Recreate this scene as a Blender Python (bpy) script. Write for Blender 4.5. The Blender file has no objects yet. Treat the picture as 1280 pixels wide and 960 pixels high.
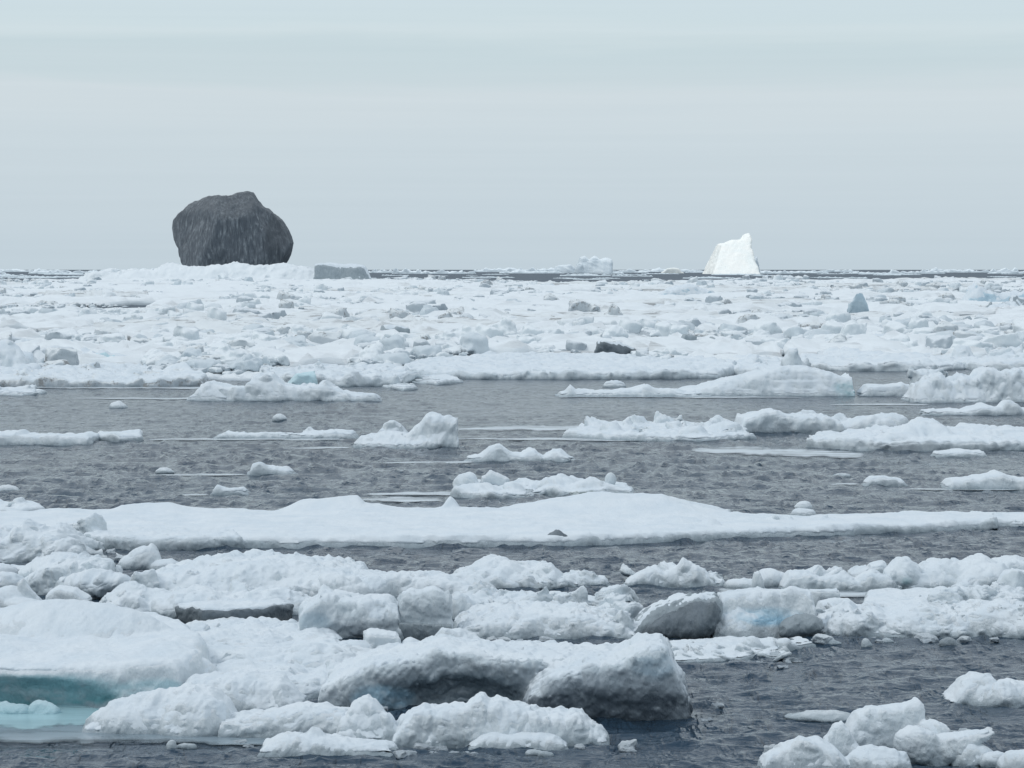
import bpy, math, random
import numpy as np

# ------------------------------------------------------------------ camera model
H, F, HY = 8.0, 3630.0, 337.0          # eye height (m), focal length (photo px), horizon row
sc = bpy.context.scene
C = sc.collection


def Dof(y):                            # distance of a point of the water seen at photo row y
    return H * F / (y - HY)


def gx(px, D):                         # sideways metres for photo column px at distance D
    return (px - 640.0) / F * D


# ------------------------------------------------------------------ noise
_rs = np.random.RandomState(7)
LAT = (_rs.rand(32 ** 3).astype(np.float32) * 2 - 1)


def vnoise(x, y, z):
    xi = np.floor(x); yi = np.floor(y); zi = np.floor(z)
    fx = x - xi; fy = y - yi; fz = z - zi
    xi = xi.astype(np.int32); yi = yi.astype(np.int32); zi = zi.astype(np.int32)
    fx = fx * fx * (3 - 2 * fx); fy = fy * fy * (3 - 2 * fy); fz = fz * fz * (3 - 2 * fz)
    x0 = (xi & 31) << 10; x1 = ((xi + 1) & 31) << 10
    y0 = (yi & 31) << 5; y1 = ((yi + 1) & 31) << 5
    z0 = zi & 31; z1 = (zi + 1) & 31

    def lx(a, b):
        p = LAT[x0 + a + b]
        return p + (LAT[x1 + a + b] - p) * fx
    a = lx(y0, z0); a = a + (lx(y1, z0) - a) * fy
    b = lx(y0, z1); b = b + (lx(y1, z1) - b) * fy
    return a + (b - a) * fz


def n2(x, y, s=0.0):
    x = np.asarray(x, np.float32); y = np.asarray(y, np.float32)
    return vnoise(x, y, np.full_like(x, s))


def smax(a, b, k):
    if k <= 0: return np.maximum(a, b)
    h = np.maximum(k - np.abs(a - b), 0) / k
    return np.maximum(a, b) + h * h * k * .25


def smin(a, b, k):
    return -smax(-a, -b, k)


# ------------------------------------------------------------------ implicit shapes
class Frame:
    def __init__(s, px0, y0):
        s.px0 = px0; s.D0 = Dof(y0); s.u = s.D0 / F

    def loc(s, px, py):
        D = Dof(py)
        return (px - 640) * D / s.D0 - (s.px0 - 640), (D - s.D0) / s.u

    def mid(s, yf, dep):               # centre line of a shape whose front waterline is row yf
        df = (Dof(yf) - s.D0) / s.u
        dc = df + dep / 2
        Dc = s.D0 + dc * s.u
        return df, dc, Dc / s.D0, HY + H * F / Dc

    def X(s, px, scl):
        return (px - 640) * scl - (s.px0 - 640)


def R(pts, yf, dep, k=8, lf=.5, lb=.6, dome=0.):          # a ridge under a skyline
    def make(fr):
        df, dc, scl, yg = fr.mid(yf, dep)
        xs = np.array([fr.X(p[0], scl) for p in pts]); hs = np.array([(yg - p[1]) * scl for p in pts])

        def ev(X, d, z):
            t = np.interp(X, xs, hs).astype(np.float32)
            if dome: t = t * (1 - dome * ((d - dc) / (dep / 2)) ** 2)
            f = smin(t - z, smin(d - df - lf * z, df + dep - d - lb * z, k), k)
            return smin(f, np.minimum(X - xs[0], xs[-1] - X) + 3, 3)
        return ev, (xs[0], xs[-1], df - 6 * lf, df + dep + 6 * lb, hs.max())
    return make


def E(x, yf, w, ytop, dep=None, zc=0.):                   # an ellipsoid lump
    dep = dep or w * .9

    def make(fr):
        df, dc, scl, yg = fr.mid(yf, dep)
        cx = fr.X(x, scl); h = (yg - ytop) * scl
        c = h * zc; rx, rd, rz = w / 2 * scl, dep / 2, h - c

        def ev(X, d, z):
            a, b, g = (X - cx) / rx, (d - dc) / rd, (z - c) / rz
            k0 = np.sqrt(a * a + b * b + g * g) + 1e-6
            k1 = np.sqrt((a / rx) ** 2 + (b / rd) ** 2 + (g / rz) ** 2) + 1e-6
            return k0 * (1 - k0) / k1
        return ev, (cx - rx, cx + rx, dc - rd, dc + rd, c + rz)
    return make


def rotm(rz, tx, ty):
    cz, sz = math.cos(math.radians(rz)), math.sin(math.radians(rz))
    cx, sx = math.cos(math.radians(tx)), math.sin(math.radians(tx))
    cy, sy = math.cos(math.radians(ty)), math.sin(math.radians(ty))
    return (np.array([[cz, -sz, 0], [sz, cz, 0], [0, 0, 1]]) @ np.array([[1, 0, 0], [0, cx, -sx], [0, sx, cx]])
            @ np.array([[cy, 0, sy], [0, 1, 0], [-sy, 0, cy]]))


def B(x, yf, w, ytop, dep=None, rz=0, tx=0, ty=0, seed=0, chop=5, zb=-.25, rnd=.8):   # a broken block
    dep = dep or w * .8

    def make(fr):
        df, dc, scl, yg = fr.mid(yf, dep)
        cx = fr.X(x, scl); h = (yg - ytop) * scl
        c = h * (1 + zb) / 2
        b = np.array([w / 2 * scl, dep / 2, h * (1 - zb) / 2])
        M = rotm(rz, tx, ty)
        rg = random.Random(seed); pl = []
        for i in range(chop):
            v = np.array([rg.uniform(-1, 1), rg.uniform(-1, 1), rg.uniform(-.2, 1)])
            v /= np.linalg.norm(v)
            pl.append((v, float(np.abs(v) @ b) * rg.uniform(.62, .85)))
        r = float(np.linalg.norm(b))

        def ev(X, d, z):
            a, e, g = X - cx, d - dc, z - c
            q = [M[0, i] * a + M[1, i] * e + M[2, i] * g for i in range(3)]
            f = smin(smin(b[0] - np.abs(q[0]), b[1] - np.abs(q[1]), rnd), b[2] - np.abs(q[2]), rnd)
            for v, lim in pl:
                f = smin(f, lim - (v[0] * q[0] + v[1] * q[1] + v[2] * q[2]), rnd)
            return f
        e = np.abs(M) @ b
        return ev, (cx - e[0], cx + e[0], dc - e[1], dc + e[1], c + e[2])
    return make


def polysdf(P, X, Y):
    P = np.asarray(P, np.float32); n = len(P)
    best = None; ins = None
    for i in range(n):
        a, b = P[i], P[(i + 1) % n]
        e = b - a; wx = X - a[0]; wy = Y - a[1]
        t = np.clip((wx * e[0] + wy * e[1]) / (e @ e + 1e-9), 0, 1)
        d2 = (wx - e[0] * t) ** 2 + (wy - e[1] * t) ** 2
        cr = ((a[1] > Y) != (b[1] > Y))
        den = (b[1] - a[1]) if abs(b[1] - a[1]) > 1e-9 else 1e-9
        cr = cr & (X < e[0] * (Y - a[1]) / den + a[0])
        best = d2 if best is None else np.minimum(best, d2)
        ins = cr if ins is None else ins ^ cr
    s = np.sqrt(best)
    return np.where(ins, s, -s)


def P(poly, h, lean=.3, k=5, hum=0., hs=(90, 260), seed=0., edge=0., ew=40.):      # a floe with this outline on the water
    def make(fr):
        pts = np.array([fr.loc(*p) for p in poly], np.float32)

        def ev(X, d, z):
            s = polysdf(pts, X, d)
            t = h
            if hum: t = h + hum * n2(X / hs[0] + 0 * d, d / hs[1] + 0 * X, seed + .37) + hum * .5 * n2(X / hs[0] * 2.3 + 0 * d, d / hs[1] * 2.3 + 0 * X, seed + 5.3)
            if edge: t = t - edge * np.clip(1 - s / ew, 0, 1) ** 2
            return smin(t - z, s - lean * z, k)
        return ev, (pts[:, 0].min(), pts[:, 0].max(), pts[:, 1].min(), pts[:, 1].max(), h + hum * 1.5)
    return make


def V(prof, yf, dep, k=20, lean=0., planes=(), kp=4.):                      # a body with this outline seen from the front
    def make(fr):
        df, dc, scl, yg = fr.mid(yf, dep)
        pts = np.array([(fr.X(p[0], scl), (yg - p[1]) * scl) for p in prof], np.float32)

        def ev(X, d, z):
            s = smin(polysdf(pts, X, z), dep / 2 - np.abs(d - dc) - lean * z, k)
            for nx, nd, nz, x_, y_, o_ in planes:             # facets through points of the front
                L_ = math.sqrt(nx * nx + nd * nd + nz * nz)
                s = smin(s, -((X - fr.X(x_, scl)) * nx + (d - dc + dep / 2 - o_) * nd + (z - (yg - y_) * scl) * nz) / L_, kp)
            return s
        return ev, (pts[:, 0].min(), pts[:, 0].max(), df, df + dep, pts[:, 1].max())
    return make


def rubble(x0, x1, y0, y1, n, size, seed, hmul=.8):       # small frozen-in blocks that belong to a floe
    rg = random.Random(seed); out = []
    for i in range(n):
        w = size * rg.uniform(.5, 1.3); x = rg.uniform(x0, x1); y = rg.uniform(y0, y1)
        if rg.random() < .45:                             # a tilted broken plate
            w *= 1.3
            out.append(B(x, y, w, y - w * .26, w * rg.uniform(.8, 1.3), rg.uniform(-40, 40), rg.uniform(-32, 20), rg.uniform(-32, 32), seed * 31 + i, 3, -.1, .5)); continue
        out.append(B(x, y, w, y - w * hmul * rg.uniform(.5, 1.1), w * rg.uniform(.8, 1.6), rg.uniform(0, 90), rg.uniform(-25, 25), rg.uniform(-25, 25), seed * 31 + i, 4))
    return out


# ------------------------------------------------------------------ surface nets
def mesh_from(name, v, q):
    me = bpy.data.meshes.new(name)
    v = np.ascontiguousarray(v, np.float32); q = np.ascontiguousarray(q, np.int32)
    me.vertices.add(len(v)); me.vertices.foreach_set('co', v.ravel())
    me.loops.add(q.size); me.loops.foreach_set('vertex_index', q.ravel())
    n, m = q.shape
    me.polygons.add(n); me.polygons.foreach_set('loop_start', np.arange(0, n * m, m, dtype=np.int32))
    me.polygons.foreach_set('use_smooth', np.ones(n, bool))
    me.update(calc_edges=True); me.validate()
    me.attributes.new('tint', 'FLOAT_COLOR', 'POINT').data.foreach_set('color', np.zeros(len(v) * 4, np.float32))
    return me


def nets(G):
    S = G > 0
    nx, ny, nz = G.shape
    cs = np.zeros((nx - 1, ny - 1, nz - 1), np.int8)
    corners = [(i, j, k) for i in (0, 1) for j in (0, 1) for k in (0, 1)]
    for i, j, k in corners: cs += S[i:nx - 1 + i, j:ny - 1 + j, k:nz - 1 + k]
    act = (cs > 0) & (cs < 8)
    I = np.argwhere(act)
    if len(I) == 0: return np.zeros((0, 3)), np.zeros((0, 4), int)
    idx = np.full(act.shape, -1, np.int32); idx[act] = np.arange(len(I))
    cv = {c: G[I[:, 0] + c[0], I[:, 1] + c[1], I[:, 2] + c[2]] for c in corners}
    acc = np.zeros((len(I), 3), np.float32); cnt = np.zeros(len(I), np.float32)
    for c in corners:
        for ax in range(3):
            if c[ax]: continue
            d = list(c); d[ax] = 1; d = tuple(d)
            a, b = cv[c], cv[d]
            m = (a > 0) != (b > 0)
            t = np.where(m, a / np.where(m, a - b, 1), 0)
            for k in range(3):
                acc[:, k] += np.where(m, c[k] + (t if k == ax else 0), 0)
            cnt += m
    v = I + acc / cnt[:, None]
    qs = []
    for ax in range(3):
        o1, o2 = [(1, 2), (2, 0), (0, 1)][ax]
        sl = [slice(None)] * 3; sl[ax] = slice(0, -1); A = S[tuple(sl)]
        sl[ax] = slice(1, None); Bv = S[tuple(sl)]
        E_ = np.argwhere(A != Bv)
        E_ = E_[(E_[:, o1] > 0) & (E_[:, o2] > 0) & (E_[:, o1] < G.shape[o1] - 1) & (E_[:, o2] < G.shape[o2] - 1)]
        if not len(E_): continue
        up = A[tuple(E_.T)]
        ids = []
        for a, b in ((-1, -1), (0, -1), (0, 0), (-1, 0)):
            J = E_.copy(); J[:, o1] += a; J[:, o2] += b
            ids.append(idx[tuple(J.T)])
        q = np.stack(ids, 1)
        q[~up] = q[~up][:, ::-1]
        qs.append(q)
    return v, np.concatenate(qs)


def pieces(v, q, small=.04):
    n = len(v)
    if n == 0: return []
    lab = np.arange(n)
    while True:
        m = lab[q].min(1); new = lab.copy()
        for i in range(4): np.minimum.at(new, q[:, i], m)
        new = new[new]; new = new[new]
        if (new == lab).all(): break
        lab = new
    ids, cnt = np.unique(lab, return_counts=True)
    out = []
    for i in ids[np.argsort(-cnt)]:
        k = lab == i
        if k.sum() < max(small * n, 60) and out: break
        mp = np.cumsum(k) - 1
        out.append((v[k], mp[q[k[q[:, 0]]]]))
    return out


WV = [(60, 3.0), (24, 1.7), (10, .8)]


def solid(fr, prims, subs=(), vox=1.5, vd=None, rough=1., seed=0., k=3.5, cap=0., zmin=-6., lump=1., vstretch=1., dwarp=1.6, facet=1., capcut=.55):
    rough *= 1.25
    made = [p(fr) for p in prims]; sub = [p(fr) for p in subs]
    bs = np.array([m[1] for m in made])
    pad = 7 * rough + 3 * vox
    ang = H / fr.D0
    vd = vd or vox * min(3.5, max(1.4, .22 / ang))
    lo = np.array([bs[:, 0].min() - pad, bs[:, 2].min() - pad * 1.6, zmin]); hi = np.array([bs[:, 1].max() + pad, bs[:, 3].max() + pad * 1.6, bs[:, 4].max() + pad + cap])
    st = np.array([vox, vd, vox])
    n = np.ceil((hi - lo) / st).astype(int) + 1
    ax = [(lo[i] + st[i] * np.arange(n[i])).astype(np.float32) for i in range(3)]
    G = np.full(n, -1e3, np.float32)

    def evall(X, d, z):
        f = None
        for ev, b in made:
            g = ev(X, d, z); f = g if f is None else smax(f, g, k)
        for ev, b in sub: f = -smax(-f, ev(X, d, z), k * 1.5)
        return f
    for ev, b in made:
        p = pad + 6
        sl = []
        for i, (a, c) in enumerate(((b[0], b[1]), (b[2], b[3]), (zmin - 9, b[4]))):
            i0 = max(0, int((a - p * (1.6 if i == 1 else 1) - lo[i]) / st[i])); i1 = min(n[i], int((c + p * (1.6 if i == 1 else 1) - lo[i]) / st[i]) + 2)
            sl.append(slice(i0, i1))
        s = tuple(sl)
        g = ev(ax[0][sl[0], None, None], ax[1][None, sl[1], None], ax[2][None, None, sl[2]])
        G[s] = smax(G[s], g, k)
    for ev, b in sub:
        G = -smax(-G, np.broadcast_to(ev(ax[0][:, None, None], ax[1][None, :, None], ax[2][None, None, :]), G.shape), k * 1.5)
    if rough > 0:
        A = 6.5 * rough + vox
        I = np.nonzero(np.abs(G) < A)
        X, d, z = ax[0][I[0]], ax[1][I[1]], ax[2][I[2]]
        s = seed * 7.31
        wx = 0; wd = 0; wz = 0
        for l, a in WV:
            a = a * rough; lz = l * vstretch
            wx = wx + a * vnoise(X / l + s, d / (l * 1.6) + 3.1, z / lz + 1.7)
            wd = wd + a * dwarp * vnoise(X / l + 9.2, d / (l * 1.6) + s, z / lz + 4.4)
            wz = wz + a * .8 * vnoise(X / l + 5.5, d / (l * 1.6) + 8.8, z / lz + s)
        f = evall(X + wx, d + wd, z + wz)
        rf = np.random.RandomState(int(abs(seed) * 100) % 9999)
        for l, a in ((46, 3.6), (19, 1.9), (8.5, .8)):
            m = None
            for j in range(5):
                n_ = rf.normal(size=3); n_[2] *= .8; n_ /= np.linalg.norm(n_)
                t = (X * n_[0] + d * n_[1] * .7 + z * n_[2] / vstretch + .55 * wx * l / 14) / l + rf.rand()
                t = 4 * np.abs(t - np.floor(t + .5)) - 1
                m = t if m is None else np.maximum(m, t)
            f = f - facet * rough * a * (m - .6)
        for l, a, sg in ((17, 1.5, 1), (8., .9, -1), (4.2, .4, 1)):
            f = f + sg * lump * rough * a * (np.abs(vnoise(X / l + s, d / (l * 1.3), z / (l * vstretch) + 2.2)) - .3)
        G[I] = f
    G[:, :, 0] = -1; G[0] = -1; G[-1] = -1; G[:, 0] = -1; G[:, -1] = -1; G[:, :, -1] = -1

    def fin(g):
        v, q = nets(g)
        return (v * st + lo) * fr.u, q
    res = [fin(G)]
    if cap:
        m = max(1, int(round(cap / vox))); t = m * vox
        K = np.full_like(G, -1)
        nn = n2((ax[0][:, None] / 38 + 0 * ax[1][None, :]).astype(np.float32), (ax[1][None, :] / 70 + 0 * ax[0][:, None]).astype(np.float32), seed + .7)
        nn = nn + .6 * n2((ax[0][:, None] / 13 + 0 * ax[1][None, :]).astype(np.float32), (ax[1][None, :] / 22 + 0 * ax[0][:, None]).astype(np.float32), seed + 2.7)
        K[:, :, m:] = G[:, :, :-m] - t * (capcut + .2 * nn)[:, :, None]
        K = np.minimum(K, (ax[2] - 2.5)[None, None, :])
        K[0] = -1; K[-1] = -1; K[:, 0] = -1; K[:, -1] = -1; K[:, :, -1] = -1
        res.append(fin(K))
    return res


# ------------------------------------------------------------------ materials
def new_mat(name):
    m = bpy.data.materials.new(name); m.use_nodes = True
    nt = m.node_tree; b = nt.nodes['Principled BSDF']
    return m, nt, b


def node(nt, typ, **kw):
    n = nt.nodes.new(typ)
    for k, v in kw.items():
        if k in n.inputs.keys(): n.inputs[k].default_value = v
        else: setattr(n, k, v)
    return n


def ramp(nt, fac, stops):
    r = nt.nodes.new('ShaderNodeValToRGB')
    e = r.color_ramp.elements
    while len(e) < len(stops): e.new(.5)
    for i, (p, c) in enumerate(stops):
        e[i].position = p; e[i].color = (*c, 1) if len(c) == 3 else c
    nt.links.new(fac, r.inputs[0]); return r.outputs[0]


def mixc(nt, fac, a, b, mode='MIX'):
    m = nt.nodes.new('ShaderNodeMix'); m.data_type = 'RGBA'; m.blend_type = mode
    for s, v in ((m.inputs['Factor'], fac), (m.inputs['A'], a), (m.inputs['B'], b)):
        if isinstance(v, (float, int)): s.default_value = v
        elif isinstance(v, tuple): s.default_value = (*v, 1)
        else: nt.links.new(v, s)
    return m.outputs['Result']


def coords(nt, scale=(1, 1, 1), loc=(0, 0, 0)):
    t = node(nt, 'ShaderNodeTexCoord'); mp = node(nt, 'ShaderNodeMapping')
    mp.inputs['Scale'].default_value = scale; mp.inputs['Location'].default_value = loc
    nt.links.new(t.outputs['Object'], mp.inputs[0]); return mp.outputs[0]


def noise(nt, vec, scale, detail=5, rough=.6, dist=0.):
    n = node(nt, 'ShaderNodeTexNoise', Scale=scale, Detail=detail, Roughness=rough, Distortion=dist)
    nt.links.new(vec, n.inputs['Vector']); return n.outputs[0]


def bump(nt, b, h, strength, dist):
    bp = node(nt, 'ShaderNodeBump', Strength=strength, Distance=dist)
    nt.links.new(h, bp.inputs['Height']); nt.links.new(bp.outputs[0], b.inputs['Normal'])
    return bp


def normal_z(nt):
    g = node(nt, 'ShaderNodeNewGeometry'); s = node(nt, 'ShaderNodeSeparateXYZ')
    nt.links.new(g.outputs['Normal'], s.inputs[0]); return s.outputs['Z']


def world_z(nt):
    g = node(nt, 'ShaderNodeNewGeometry'); s = node(nt, 'ShaderNodeSeparateXYZ')
    nt.links.new(g.outputs['Position'], s.inputs[0]); return s.outputs['Z']


def mr(nt, v, a, b, c=0., d=1.):
    n = node(nt, 'ShaderNodeMapRange'); n.inputs[1].default_value = a; n.inputs[2].default_value = b
    n.inputs[3].default_value = c; n.inputs[4].default_value = d
    nt.links.new(v, n.inputs[0]); return n.outputs[0]


def add(nt, a, b, op='ADD'):
    n = node(nt, 'ShaderNodeMath'); n.operation = op
    for i, v in enumerate((a, b)):
        if isinstance(v, (int, float)): n.inputs[i].default_value = v
        else: nt.links.new(v, n.inputs[i])
    return n.outputs[0]


def tinted(nt, c):
    a = node(nt, 'ShaderNodeAttribute'); a.attribute_name = 'tint'
    return mixc(nt, a.outputs['Alpha'], c, a.outputs['Color'])


def snow_mat(name, hi, lo, gs=1., bd=.05):
    m, nt, b = new_mat(name)
    v = coords(nt)
    n1 = noise(nt, v, .9 * gs, 6, .6); n3 = noise(nt, v, 9 * gs, 6, .7)
    c = ramp(nt, n1, [(.34, lo), (.6, hi)])
    nt.links.new(tinted(nt, c), b.inputs['Base Color'])
    b.inputs['Roughness'].default_value = .75; b.inputs['Specular IOR Level'].default_value = .2
    bump(nt, b, add(nt, add(nt, noise(nt, v, 3.2 * gs, 5, .6), 2.2, 'MULTIPLY'), add(nt, n3, add(nt, noise(nt, v, 26 * gs, 4, .7), .4, 'MULTIPLY'))), .42, bd)
    return m


def ice_mat(name, dry, wet, tint, gs=1., snowc=None, wl=.25, bd=.06, thr=(.45, .75)):
    """bare ice: greyer and wetter towards the waterline, tinted where clear; snow lies on it where it is flat"""
    m, nt, b = new_mat(name)
    v = coords(nt, (1, 1, .55))
    n1 = noise(nt, v, .8 * gs, 7, .62, .4); n2_ = noise(nt, v, 3.1 * gs, 7, .65); n3 = noise(nt, v, 14 * gs, 6, .7)
    c = mixc(nt, ramp(nt, n1, [(.38, (0, 0, 0)), (.66, (1, 1, 1))]), dry, tint)
    z = add(nt, world_z(nt), add(nt, add(nt, n2_, .5, 'SUBTRACT'), wl * 1.6, 'MULTIPLY'))
    c = mixc(nt, mr(nt, z, -.02, wl, 1., 0.), c, wet)
    if snowc:
        f = add(nt, normal_z(nt), add(nt, add(nt, n2_, .5, 'SUBTRACT'), 1.1, 'MULTIPLY'))
        s = mr(nt, f, thr[0], thr[1]); wv = mr(nt, z, wl * .3, wl * .9)
        c = mixc(nt, add(nt, s, wv, 'MULTIPLY'), c, snowc)
    c = tinted(nt, c)
    nt.links.new(c, b.inputs['Base Color'])
    b.inputs['Roughness'].default_value = .48; b.inputs['Specular IOR Level'].default_value = .4
    bump(nt, b, add(nt, add(nt, n2_, 2., 'MULTIPLY'), n3, 'ADD'), .75, bd)
    return m


SN = (.665, .72, .76); SNL = (.60, .67, .725)
M = {}
M['snow'] = snow_mat('packed_snow', SN, SNL)
M['snow_far'] = ice_mat('far_snowy_ice', (.66, .715, .745), (.36, .42, .47), (.56, .635, .68), .35, (.725, .775, .805), .25, .10, (.2, .5))
M['ice'] = ice_mat('grey_white_ice', (.60, .66, .70), (.26, .32, .36), (.50, .58, .63), 1.)
M['icesnow'] = ice_mat('snowy_ice', (.64, .70, .735), (.30, .365, .405), (.53, .605, .655), 1., SN, .2)
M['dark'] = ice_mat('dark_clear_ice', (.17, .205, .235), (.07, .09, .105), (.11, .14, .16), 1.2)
M['grey'] = ice_mat('dirty_grey_ice', (.33, .385, .42), (.16, .20, .23), (.25, .30, .33), 1.2)
M['blue'] = ice_mat('blue_ice', (.36, .55, .68), (.24, .40, .50), (.28, .47, .62), 1.2)
M['teal'] = ice_mat('turquoise_ice', (.30, .50, .55), (.09, .22, .25), (.17, .36, .41), .8, None, .35)
M['paleteal'] = ice_mat('pale_turquoise_ice', (.56, .72, .77), (.34, .54, .60), (.48, .66, .72), 1.)
M['hazeberg'] = ice_mat('hazy_distant_ice', (.74, .82, .87), (.70, .79, .84), (.60, .70, .77), .05, (.80, .87, .91), 3., 1.5)  # aerial haze put into the ice colour
M['paleblue'] = ice_mat('pale_blue_ice', (.50, .62, .69), (.36, .47, .55), (.42, .56, .65), .6, SN, .3, .1, (.35, .7))
M['packgrey'] = ice_mat('shaded_pack_ice', (.42, .48, .52), (.24, .29, .33), (.34, .40, .45), .6, SN, .3, .1, (.45, .8))
M['whiteberg'] = snow_mat('painted_sunlit_ice', (1., 1., .955), (.93, .97, .945), .05, 1.2)  # sunbreak on the berg put into a near-white colour


def dirty_pack():
    m = ice_mat('dirt_specked_pack_ice', (.50, .55, .58), (.28, .33, .37), (.42, .47, .51), .4, (.69, .735, .755), .3, .12, (.35, .7))
    nt = m.node_tree; b = nt.nodes['Principled BSDF']
    src = b.inputs['Base Color'].links[0].from_socket
    c = mixc(nt, ramp(nt, noise(nt, coords(nt), 1.6, 8, .75), [(.53, (0, 0, 0)), (.60, (1, 1, 1))]), src, (.24, .25, .255))
    c = tinted(nt, c)
    nt.links.new(c, b.inputs['Base Color'])
    return m


M['dirty'] = dirty_pack()


def rock_mat():
    m, nt, b = new_mat('sediment_dark_ice')
    v = coords(nt, (1, 1, .2)); v2 = coords(nt)
    n1 = noise(nt, v, .42, 8, .62, .5); n2_ = noise(nt, v2, .09, 6, .6, .5); n3 = noise(nt, v2, 1.3, 8, .7)
    c = ramp(nt, n1, [(.3, (.065, .083, .104)), (.5, (.145, .172, .20)), (.66, (.34, .38, .41))])
    c = mixc(nt, ramp(nt, n2_, [(.35, (0, 0, 0)), (.65, (.75, .75, .75))]), c, (.105, .127, .152))
    f = mr(nt, add(nt, normal_z(nt), add(nt, add(nt, n3, .5, 'SUBTRACT'), .5, 'MULTIPLY')), .15, .8)
    c = mixc(nt, add(nt, f, .35, 'MULTIPLY'), c, (.22, .235, .245))
    c = tinted(nt, c)
    nt.links.new(c, b.inputs['Base Color']); b.inputs['Roughness'].default_value = .75
    bump(nt, b, add(nt, n1, add(nt, n3, .35, 'MULTIPLY'), 'ADD'), 1., 3.2)
    return m


M['rock'] = rock_mat()


def water_mat():
    m, nt, b = new_mat('cold_sea_water')
    g = node(nt, 'ShaderNodeNewGeometry')

    def nz(sx, sy, scale, det, off):
        mp = node(nt, 'ShaderNodeMapping'); mp.inputs['Scale'].default_value = (sx, sy, 1); mp.inputs['Location'].default_value = (off, off * 2, 0)
        mp.inputs['Rotation'].default_value = (0, 0, .12 * off)
        nt.links.new(g.outputs['Position'], mp.inputs[0])
        return noise(nt, mp.outputs[0], scale, det, .6, .3)
    a = nz(.5, 1.3, 2.3, 4, .4); c = nz(.6, 1.2, 7., 4, .8); d = nz(.35, 1., .3, 3, -1.1)
    e = nz(2.2, .5, 1., 3, .3); f = nz(.8, .2, 1., 3, -.2)
    ac = add(nt, mr(nt, a, .46, .80), 1.4, 'POWER'); ec = add(nt, mr(nt, e, .48, .80), 1.3, 'POWER')     # flat troughs, steep little crests
    h = add(nt, add(nt, add(nt, ac, .3, 'MULTIPLY'), add(nt, c, .2, 'MULTIPLY')), add(nt, add(nt, ec, 1.4, 'MULTIPLY'), add(nt, f, .8, 'MULTIPLY')))
    bp = bump(nt, b, h, 1., WB)
    p = nz(.05, .12, .5, 4, .6)
    col = ramp(nt, p, [(.35, (.018, .037, .062)), (.7, (.029, .055, .083))])
    nt.links.new(col, b.inputs['Base Color'])
    sy_ = node(nt, 'ShaderNodeSeparateXYZ'); nt.links.new(g.outputs['Position'], sy_.inputs[0])
    nt.links.new(add(nt, mr(nt, d, .3, .7, .03, .09), mr(nt, sy_.outputs['Y'], 90, 600, 0., .42)), b.inputs['Roughness'])   # roughness grows with distance to stand for unresolved ripples and darken the far sea
    b.inputs['IOR'].default_value = 1.33; b.inputs['Specular Tint'].default_value = (.53, .76, 1., 1)
    return m


WB = .13
M['water'] = water_mat()


def film_mat(name, col, rgh, lo=.3, hi=.62):
    """a wet skin of ice: ragged, half transparent, thinning out towards its rim"""
    m, nt, b = new_mat(name)
    g = node(nt, 'ShaderNodeNewGeometry'); mp = node(nt, 'ShaderNodeMapping'); mp.inputs['Scale'].default_value = (.22, .8, 1)
    nt.links.new(g.outputs['Position'], mp.inputs[0])
    n = noise(nt, mp.outputs[0], 1.6, 7, .7)
    nt.links.new(ramp(nt, n, [(.35, tuple(x * .8 for x in col)), (.65, col)]), b.inputs['Base Color'])
    b.inputs['Roughness'].default_value = rgh
    at = node(nt, 'ShaderNodeAttribute'); at.attribute_name = 'tint'
    al = mr(nt, add(nt, add(nt, at.outputs['Alpha'], .62, 'MULTIPLY'), add(nt, n, .5, 'SUBTRACT')), lo, hi)
    nt.links.new(al, b.inputs['Alpha'])
    return m


M['film'] = film_mat('thin_grey_ice', (.54, .61, .66), .4)
M['pool'] = film_mat('submerged_pale_ice', (.36, .55, .60), .25, .1, .35)
M['slush'] = film_mat('slush_water', (.24, .31, .36), .2, .15, .6)

# ------------------------------------------------------------------ object helpers
_small = {}


def tag(o, label=None, cat=None, group=None, kind=None):
    if label: o['label'] = label
    if cat: o['category'] = cat
    if group: o['group'] = group
    if kind: o['kind'] = kind


def link(name, me, mat, parent=None, loc=(0, 0, 0)):
    o = bpy.data.objects.new(name, me)
    if mat and me and not len(me.materials): me.materials.append(mat)
    C.objects.link(o); o.location = loc
    if parent: o.parent = parent
    return o


NSEED = [0]


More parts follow.
